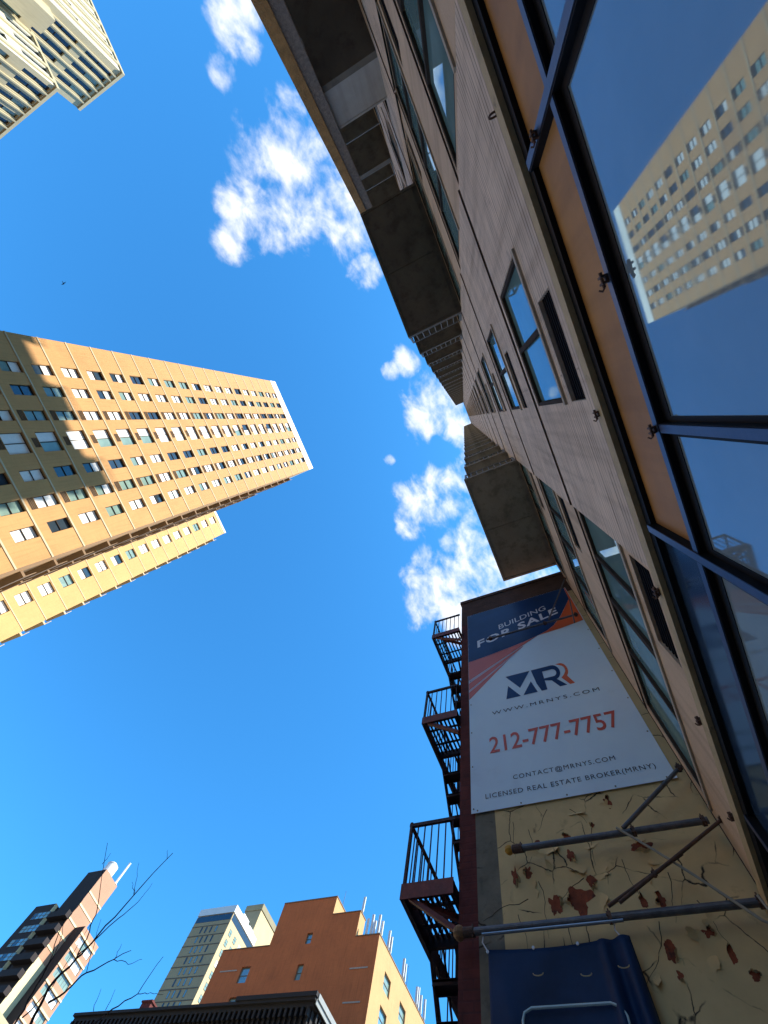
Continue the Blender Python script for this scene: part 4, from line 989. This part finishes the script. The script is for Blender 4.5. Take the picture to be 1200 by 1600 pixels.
for k in range(30):
    z = .776 * XG + ZC - k * .0222 * XG - 2.2
    if z < 3: continue
    for y in (1.077, 1.095, 1.112, 1.128): sp_.append((XG, y * XG + .55, z))
    for x in (1.8, 5.2, 8.6, 12): sp2.append((XG + x, 1.043 * XG - .06, z))
windows(gt, base, sp_, .6, 1.9, 'slot_window', M['raildark'], ['glass', 'glassdark'], [1, 1], -.03, rz=-math.pi / 2, split=False)
windows(gt, base, sp2, 1.5, 1.7, 'square_window', M['framegrey'], ['glassteal', 'blind'], [2, 1], -.03)
w = MB(); w.box(XG - .05, XG, 1.046 * XG, 1.165 * XG, .786 * XG + ZC, .800 * XG + ZC); w.box(XG + .3, XG + 15.8, 1.043 * XG - .1, 1.043 * XG - .06, .786 * XG + ZC, .800 * XG + ZC); w.build('top_glazing', M['glassdark'], gt)
w = MB(); w.box(XG + 6, XG + 10, 138.5, 142, ZG, ZG + 1.6); w.box(XG + 11, XG + 14, 138.3, 141, ZG, ZG + 1.0); w.build('roof_plant', M['white'], gt)
# --- olive slab tower behind it
XO = 150.0; base = (XO, .951 * XO, 0); ZO = .813 * XO + ZC
ob = thing('olive_slab_tower', 'plain slab tower with olive shaded side and cream sunlit side behind grey tower', 'building', base)
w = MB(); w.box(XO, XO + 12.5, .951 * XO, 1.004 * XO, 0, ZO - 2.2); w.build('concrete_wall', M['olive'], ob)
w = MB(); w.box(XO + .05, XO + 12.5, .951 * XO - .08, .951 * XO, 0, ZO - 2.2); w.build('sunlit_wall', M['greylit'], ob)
w = MB(); w.box(XO - .2, XO + 12.8, .951 * XO - .3, 1.004 * XO + .2, ZO - 2.0, ZO); w.box(XO + .2, XO + 12.3, .951 * XO + .2, 1.0 * XO, ZO - 2.2, ZO - 2.0); w.build('roof_band', M['olive'], ob)

# --- orange brick building with antennas
XQ = 56.2; YQ = .580 * XQ; base = (XQ, YQ, 0)
ZM, ZMID, ZTW = .7125 * XQ + ZC, .765 * XQ + ZC, .8055 * XQ + ZC
og = thing('orange_brick_building', 'stepped orange brick building with antennas on its roof', 'building', base)
opx = [(.7625 * XQ, .778 * XQ, .709 * XQ + ZC, .731 * XQ + ZC), (.7625 * XQ, .778 * XQ, .641 * XQ + ZC, .670 * XQ + ZC), (.912 * XQ, .938 * XQ, .6445 * XQ + ZC, .675 * XQ + ZC), (.912 * XQ, .938 * XQ, .588 * XQ + ZC, .6195 * XQ + ZC), (.7625 * XQ, .778 * XQ, .585 * XQ + ZC, .612 * XQ + ZC),
       (.912 * XQ, .938 * XQ, .53 * XQ + ZC, .562 * XQ + ZC), (.7625 * XQ, .778 * XQ, .53 * XQ + ZC, .555 * XQ + ZC)]
w = MB(); w.wall((XQ, 0, 0), (0, 1, 0), (YQ, .655 * XQ), (0, ZM), [], .3, (-1, 0, 0)); w.wall((XQ, 0, 0), (0, 1, 0), (.655 * XQ, 1.02 * XQ), (0, .70 * XQ + ZC), [o for o in opx if o[3] < .70 * XQ + ZC], .3, (-1, 0, 0))
w.wall((XQ, 0, 0), (0, 1, 0), (.655 * XQ, .72 * XQ), (.70 * XQ + ZC, ZM), [], .3, (-1, 0, 0)); w.wall((XQ, 0, 0), (0, 1, 0), (.88 * XQ, 1.02 * XQ), (.70 * XQ + ZC, ZM), [], .3, (-1, 0, 0))
w.wall((XQ, 0, 0), (0, 1, 0), (.642 * XQ, .72 * XQ), (ZM, ZMID), [], .3, (-1, 0, 0)); w.wall((XQ, 0, 0), (0, 1, 0), (.72 * XQ, .88 * XQ), (.70 * XQ + ZC, ZTW), [o for o in opx if o[3] > .70 * XQ + ZC], .3, (-1, 0, 0))
w.wall((XQ, 1.02 * XQ, 0), (1, 0, 0), (0, 22), (0, ZM), [], .3, (0, 1, 0)); w.wall((XQ, .88 * XQ, 0), (1, 0, 0), (0, 7), (ZM, ZTW), [], .3, (0, 1, 0))
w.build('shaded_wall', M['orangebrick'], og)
opy = []; spy = []
for k in range(11):
    for x0 in (.553, .511, .47, .43):
        xx = YQ / x0; z = 1.166 * YQ + ZC - k * .0955 * YQ
        if z > 4: opy.append((xx, xx + 1.9, z - 1.7, z)); spy.append((xx, YQ, z - 1.7))
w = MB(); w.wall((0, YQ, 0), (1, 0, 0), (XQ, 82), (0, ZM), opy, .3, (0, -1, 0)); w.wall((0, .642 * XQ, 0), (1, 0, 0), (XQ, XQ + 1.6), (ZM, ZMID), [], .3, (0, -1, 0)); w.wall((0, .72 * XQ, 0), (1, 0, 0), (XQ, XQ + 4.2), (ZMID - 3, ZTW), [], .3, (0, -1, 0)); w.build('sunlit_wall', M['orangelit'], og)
w = MB(); w.box(XQ + .4, 81.5, YQ + .4, 1.015 * XQ, 0, ZM - .5); w.box(XQ + .4, XQ + 1.5, .645 * XQ, .72 * XQ, ZM - .5, ZMID - .1); w.box(XQ + .4, XQ + 4.0, .725 * XQ, .875 * XQ, ZM - .5, ZTW - .1); w.build('building_core', M['roof'], og)
w = MB(); w.box(XQ - .05, 82, YQ - .05, YQ + .3, ZM, ZM + .12); w.box(XQ - .05, XQ + .3, .58 * XQ + .3, .642 * XQ, ZM, ZM + .12); w.box(XQ - .05, XQ + .3, .88 * XQ, 1.02 * XQ, ZM, ZM + .12)
w.box(XQ - .05, XQ + 1.7, .642 * XQ - .05, .72 * XQ, ZMID, ZMID + .12); w.box(XQ - .05, XQ + 4.3, .72 * XQ - .05, .88 * XQ, ZTW, ZTW + .14); w.build('coping', M['soldier'], og)
for a, b, c in ((.596, .640, .652), (.60, .64, .596), (.95, 1.0, .668)): MB().box(XQ - .04, XQ, a * XQ, b * XQ, c * XQ + ZC, (c + .0025) * XQ + ZC).build('stone_band', M['sill'], og)
for o in opx: windows(og, base, [(XQ, o[1], o[2])], o[1] - o[0], o[3] - o[2], 'flank_window', M['framegrey'], ['glass', 'glassteal'], [1, 1], .25, rz=-math.pi / 2)
windows(og, base, spy, 1.9, 1.7, 'sash_window', M['framegrey'], ['glassteal', 'glass'], [2, 1], .25)
# --- white building beyond
wb = thing('white_building', 'narrow glimpse of a white building beyond the orange one', 'building', (82.2, 32.5, 0))
w = MB(); w.wall((0, 32.3, 0), (1, 0, 0), (82.2, 110), (0, 46), [(84 + i * 4, 86.2 + i * 4, 42 - k * 3.3, 44 - k * 3.3) for i in range(6) for k in range(11)], .3, (0, -1, 0)); w.box(82.3, 109.8, 32.9, 50, 0, 45.8); w.wall((82.2, 32.3, 0), (0, 1, 0), (0, 17), (0, 46), [], .1, (-1, 0, 0)); w.build('rendered_wall', M['white'], wb)
windows(wb, (82.2, 32.5, 0), [(84 + i * 4, 32.3, 42 - k * 3.3) for i in range(6) for k in range(11)], 2.2, 2.0, 'sash_window', M['framegrey'], ['glassdark', 'glassteal'], [1, 1], .25)
w = MB(); w.box(82.0, 110.2, 32.0, 32.6, 46, 46.5); w.build('roof_edge', M['white'], wb)
# antennas, each its own thing
def antenna(x, y, z, h, where, wd=.32):
    t = thing('panel_antenna', 'white panel antenna ' + where, 'antenna', (x, y, z), 'panel antennas ' + where)
    w = MB(); w.tube((x, y, z), (x, y, z + h), .05, n=8); w.box(x - .2, x + .2, y - .2, y + .2, z, z + .06); w.build('mast', M['rail'], t)
    w = MB(); w.box(x - .22, x - .06, y - wd / 2, y + wd / 2, z + h * .25, z + h); w.box(x - .20, x - .08, y - wd / 2 + .03, y + wd / 2 - .03, z + h * .22, z + h * .25); w.build('radome', M['antenna'], t)
    w = MB(); w.box(x - .07, x + .08, y - .06, y + .06, z + h * .4, z + h * .43); w.box(x - .07, x + .08, y - .06, y + .06, z + h * .8, z + h * .83); w.build('clamp', M['raildark'], t)
ANT = [('alone on the middle step of the orange brick building', [(57.3, .648 * XQ, ZMID, 2.5)]),
       ('in the cluster where the orange main roof meets its step', [(57.0, 35.0, ZM, 2.4), (57.1, 34.4, ZM, 2.9), (57.2, 34.0, ZM, 2.2), (57.0, 33.3, ZM, 2.7), (57.4, 33.0, ZM, 2.2)]),
       ('of the pair nearest the corner on the sunlit orange roof edge', [(59.5, 32.9, ZM, 2.5), (60.4, 33.0, ZM, 2.4)]),
       ('of the second pair along the sunlit orange roof edge', [(64.5, 32.9, ZM, 2.6), (65.3, 33.0, ZM, 2.5)]),
       ('in the farthest cluster along the sunlit orange roof edge', [(69.2, 32.9, ZM, 2.4), (70.0, 33.0, ZM, 2.8), (70.9, 33.0, ZM, 2.5), (72.0, 32.9, ZM, 2.7)])]
for where, spots_ in ANT:
    for x, y, z, h in spots_: antenna(x, y, z, h, where)
def whip(x, y, z, h, label):
    w = MB(); w.tube((x, y, z), (x, y, z + h), .045, .02, n=6); w.box(x - .12, x + .12, y - .12, y + .12, z, z + .1); w.lathe((x, y, z + h), [(.02, 0), (.06, .05), (.02, .12)], 6)
    tag(w.build('whip_aerial', M['raildark'], None, loc=(x, y, z)), label, 'aerial')
whip(58.2, 40.6, ZTW - .1, 2.2, 'thin dark aerial rod beside the highest orange brick block'); whip(66.4, 33.2, ZM, 3.0, 'thin dark aerial rod between the antennas at the sunlit roof edge')

# --- dark cornice building in front
base = (46, 32.6, 0); ZK = .612 * 46 + ZC
dk = thing('cornice_building', 'dark old building front with heavy bracketed black cornice at the lower edge', 'building', base)
w = MB(); w.box(46.9, 55.8, 33.2, 65, 0, ZK - .6); w.build('brick_wall', M['brown'], dk)
w = MB(); w.box(46.0, 56, 32.6, 65.2, ZK - .25, ZK); w.box(46.25, 56, 32.8, 65, ZK - .6, ZK - .25); w.box(46.7, 56, 33.05, 65, ZK - 2.4, ZK - .6)
w.box(45.9, 50.5, 32.5, 42.2, ZK, ZK + .35); w.build('cornice', M['cornice'], dk)
w = MB()
for i in range(52):
    y = 33.2 + i * .62; w = MB(); w.box(46.2, 46.7, y, y + .26, ZK - 1.25, ZK - .6); w.box(46.45, 46.7, y + .04, y + .22, ZK - 1.9, ZK - 1.25); w.build('cornice_bracket', M['cornice'], dk)
for i in range(14):
    x = 47.2 + i * .62; MB().box(x, x + .26, 32.78, 33.05, ZK - 1.25, ZK - .6).build('cornice_bracket', M['cornice'], dk)
w = MB(); w.box(46.3, 56, 32.40, 32.5, ZK - .1, ZK + .35); w.box(46.2, 56, 32.5, 32.6, ZK - .5, ZK - .1); w.build('cornice_gutter', M['cornicegrey'], dk)
windows(dk, base, [(46.9, 34.8 + i * 2.4, 2.5 + k * 3.8) for i in range(12) for k in range(6)], 1.2, 2.1, 'sash_window', M['framegrey'], ['glassdark', 'glassteal'], [3, 1], -.03, rz=-math.pi / 2)
w = MB(); w.box(46.6, 47.6, 54.6, 56.0, ZK, ZK + .85); w.box(46.5, 47.7, 54.5, 56.1, ZK + .85, ZK + 1.0); w.tube((47.1, 55.0, ZK + 1.0), (47.1, 55.0, ZK + 1.25), .16); w.tube((47.1, 55.6, ZK + 1.0), (47.1, 55.6, ZK + 1.25), .16)
tag(w.build('chimney', M['red'], None, loc=(47.1, 55.3, ZK)), 'short red brick chimney on the dark cornice roof', 'chimney')

# ------------------------------------------------------------------ bare street tree
BR = {'m': [(4.576, 7.0, 4.114), (4.503, 7.0, 4.283), (4.411, 7.0, 4.544), (4.491, 7.0, 4.9), (4.551, 7.0, 5.165), (4.665, 7.0, 5.769), (4.833, 7.0, 6.558)], 'b2': [(4.529, 7.0, 4.483), (4.652, 7.0, 4.674), (4.746, 7.0, 4.903), (5.001, 7.0, 5.206), (5.172, 7.0, 5.418)], 'b2b': [(5.001, 7.0, 5.206), (5.256, 7.0, 5.307), (5.426, 7.0, 5.472)], 'b3': [(4.492, 7.0, 4.88), (4.407, 7.0, 5.143), (4.292, 7.0, 5.334), (4.111, 7.0, 5.492), (3.747, 7.0, 5.829)], 'b3b': [(3.906, 7.0, 5.644), (3.9, 7.0, 5.799)], 'b4': [(4.478, 7.0, 4.926), (4.675, 7.0, 5.48), (4.798, 7.0, 5.777), (4.827, 7.0, 6.073)], 'b5': [(4.665, 7.0, 5.769), (4.546, 7.0, 5.908), (4.399, 7.0, 6.053)], 'b5b': [(4.801, 7.0, 6.435), (4.71, 7.0, 6.512)], 'b5c': [(4.654, 7.0, 5.788), (4.5, 7.0, 5.845)], 'b6': [(5.165, 7.0, 4.53), (5.419, 7.0, 4.926), (5.673, 7.0, 5.23), (5.751, 7.0, 5.708)], 'b6b': [(5.673, 7.0, 5.23), (5.868, 7.0, 5.358), (6.103, 7.0, 5.473)], 'b7': [(4.332, 7.0, 4.164), (4.27, 7.0, 4.432), (4.198, 7.0, 4.663), (4.022, 7.0, 4.921), (4.019, 7.0, 5.259)], 'b7b': [(4.246, 7.0, 4.507), (4.16, 7.0, 4.804), (4.001, 7.0, 4.979)], 'b7c': [(4.359, 7.0, 4.258), (4.448, 7.0, 4.566), (4.338, 7.0, 5.287)], 'b8': [(5.174, 7.0, 4.77), (5.086, 7.0, 4.941)], 'b8b': [(5.333, 7.0, 4.871), (5.292, 7.0, 5.056)], 'b9': [(4.746, 7.0, 4.903), (4.443, 7.0, 5.312)], 'b10': [(5.007, 7.0, 5.202), (4.969, 7.0, 5.363)]}
# the tree stands at the kerb; its crown is brought nearer by a factor about the eye height it was measured from
KT = .64; RK = .72
def tp_(p): return (p[0] * KT, p[1] * KT, (p[2] - ZC) * KT + ZC)
tr = thing('bare_tree', 'leafless young street tree with thin dark branches at the kerb', 'tree', (2.95, 4.2, 0))
w = MB(); root = tp_(BR['m'][0]); w.path([(2.95, 4.2, 0), (2.93, 4.22, .5), (2.97, 4.3, 1.4), (2.94, 4.42, 2.4), root], .055, .022, n=10); w.build('trunk', M['bark'], tr, smooth=True)
RAD = {'m': (.019, .004), 'b2': (.011, .003), 'b3': (.008, .0025), 'b4': (.007, .002), 'b6': (.009, .003), 'b7': (.010, .0025), 'b7b': (.006, .002), 'b7c': (.007, .002)}
w = MB(); tw_r = random.Random(5)
for k, pts in BR.items():
    P = [Vector(tp_(p)) for p in pts]
    dy = tw_r.uniform(-.5, .5) if k != 'm' else 0
    for i, p in enumerate(P):
        if k != 'm' and i: 
            s = 1 + dy * .05 * i; P[i] = Vector((p.x * s, p.y * s, (p.z - ZC) * s + ZC))
    r = RAD.get(k, (.004, .0018)); fine = []
    for i in range(len(P) - 1):
        for q in range(4):
            t = q / 4; c = P[i].lerp(P[i + 1], t)
            if q: c = c + Vector((tw_r.uniform(-1, 1), tw_r.uniform(-1, 1), tw_r.uniform(-1, 1))) * .008
            fine.append(tuple(c))
    fine.append(tuple(P[-1])); w.path(fine, r[0] * RK, r[1] * RK, n=6)
w.path([tp_(BR['m'][0]), tp_(BR['b7'][0])], .012, .010, n=6); w.path([root, tp_((4.9, 7.0, 4.3)), tp_(BR['b6'][0])], .014, .009, n=6)
w.build('branches', M['bark'], tr)
# bird far up
bd = MB(); c = (-17.5, 20, 26.7)
bd.lathe((0, 0, 0), [(.005, -.16), (.05, -.08), (.065, 0), (.05, .09), (.03, .13), (.02, .18)], 8)
bd.v = [(c[0] + v[2], c[1] + v[0], c[2] + v[1]) for v in bd.v]   # body along x
for s in (-1, 1):
    bd.add([(c[0] + .05, c[1], c[2] + .02), (c[0] - .07, c[1], c[2] + .02), (c[0] - .05, c[1] + s * .22, c[2] + .09), (c[0] + .06, c[1] + s * .2, c[2] + .09), (c[0] - .06, c[1] + s * .42, c[2] + .04)], [(0, 1, 2, 3), (3, 2, 4)])
bd.add([(c[0] - .14, c[1] - .02, c[2]), (c[0] - .14, c[1] + .02, c[2]), (c[0] - .28, c[1] + .05, c[2]), (c[0] - .28, c[1] - .05, c[2])], [(0, 1, 2, 3)])
bd.v = [tuple(c[i] + (v[i] - c[i]) * .5 for i in range(3)) for v in bd.v]
tag(bd.build('bird', M['bird'], None, loc=c), 'tiny dark bird flying high in the blue sky on the left', 'bird')
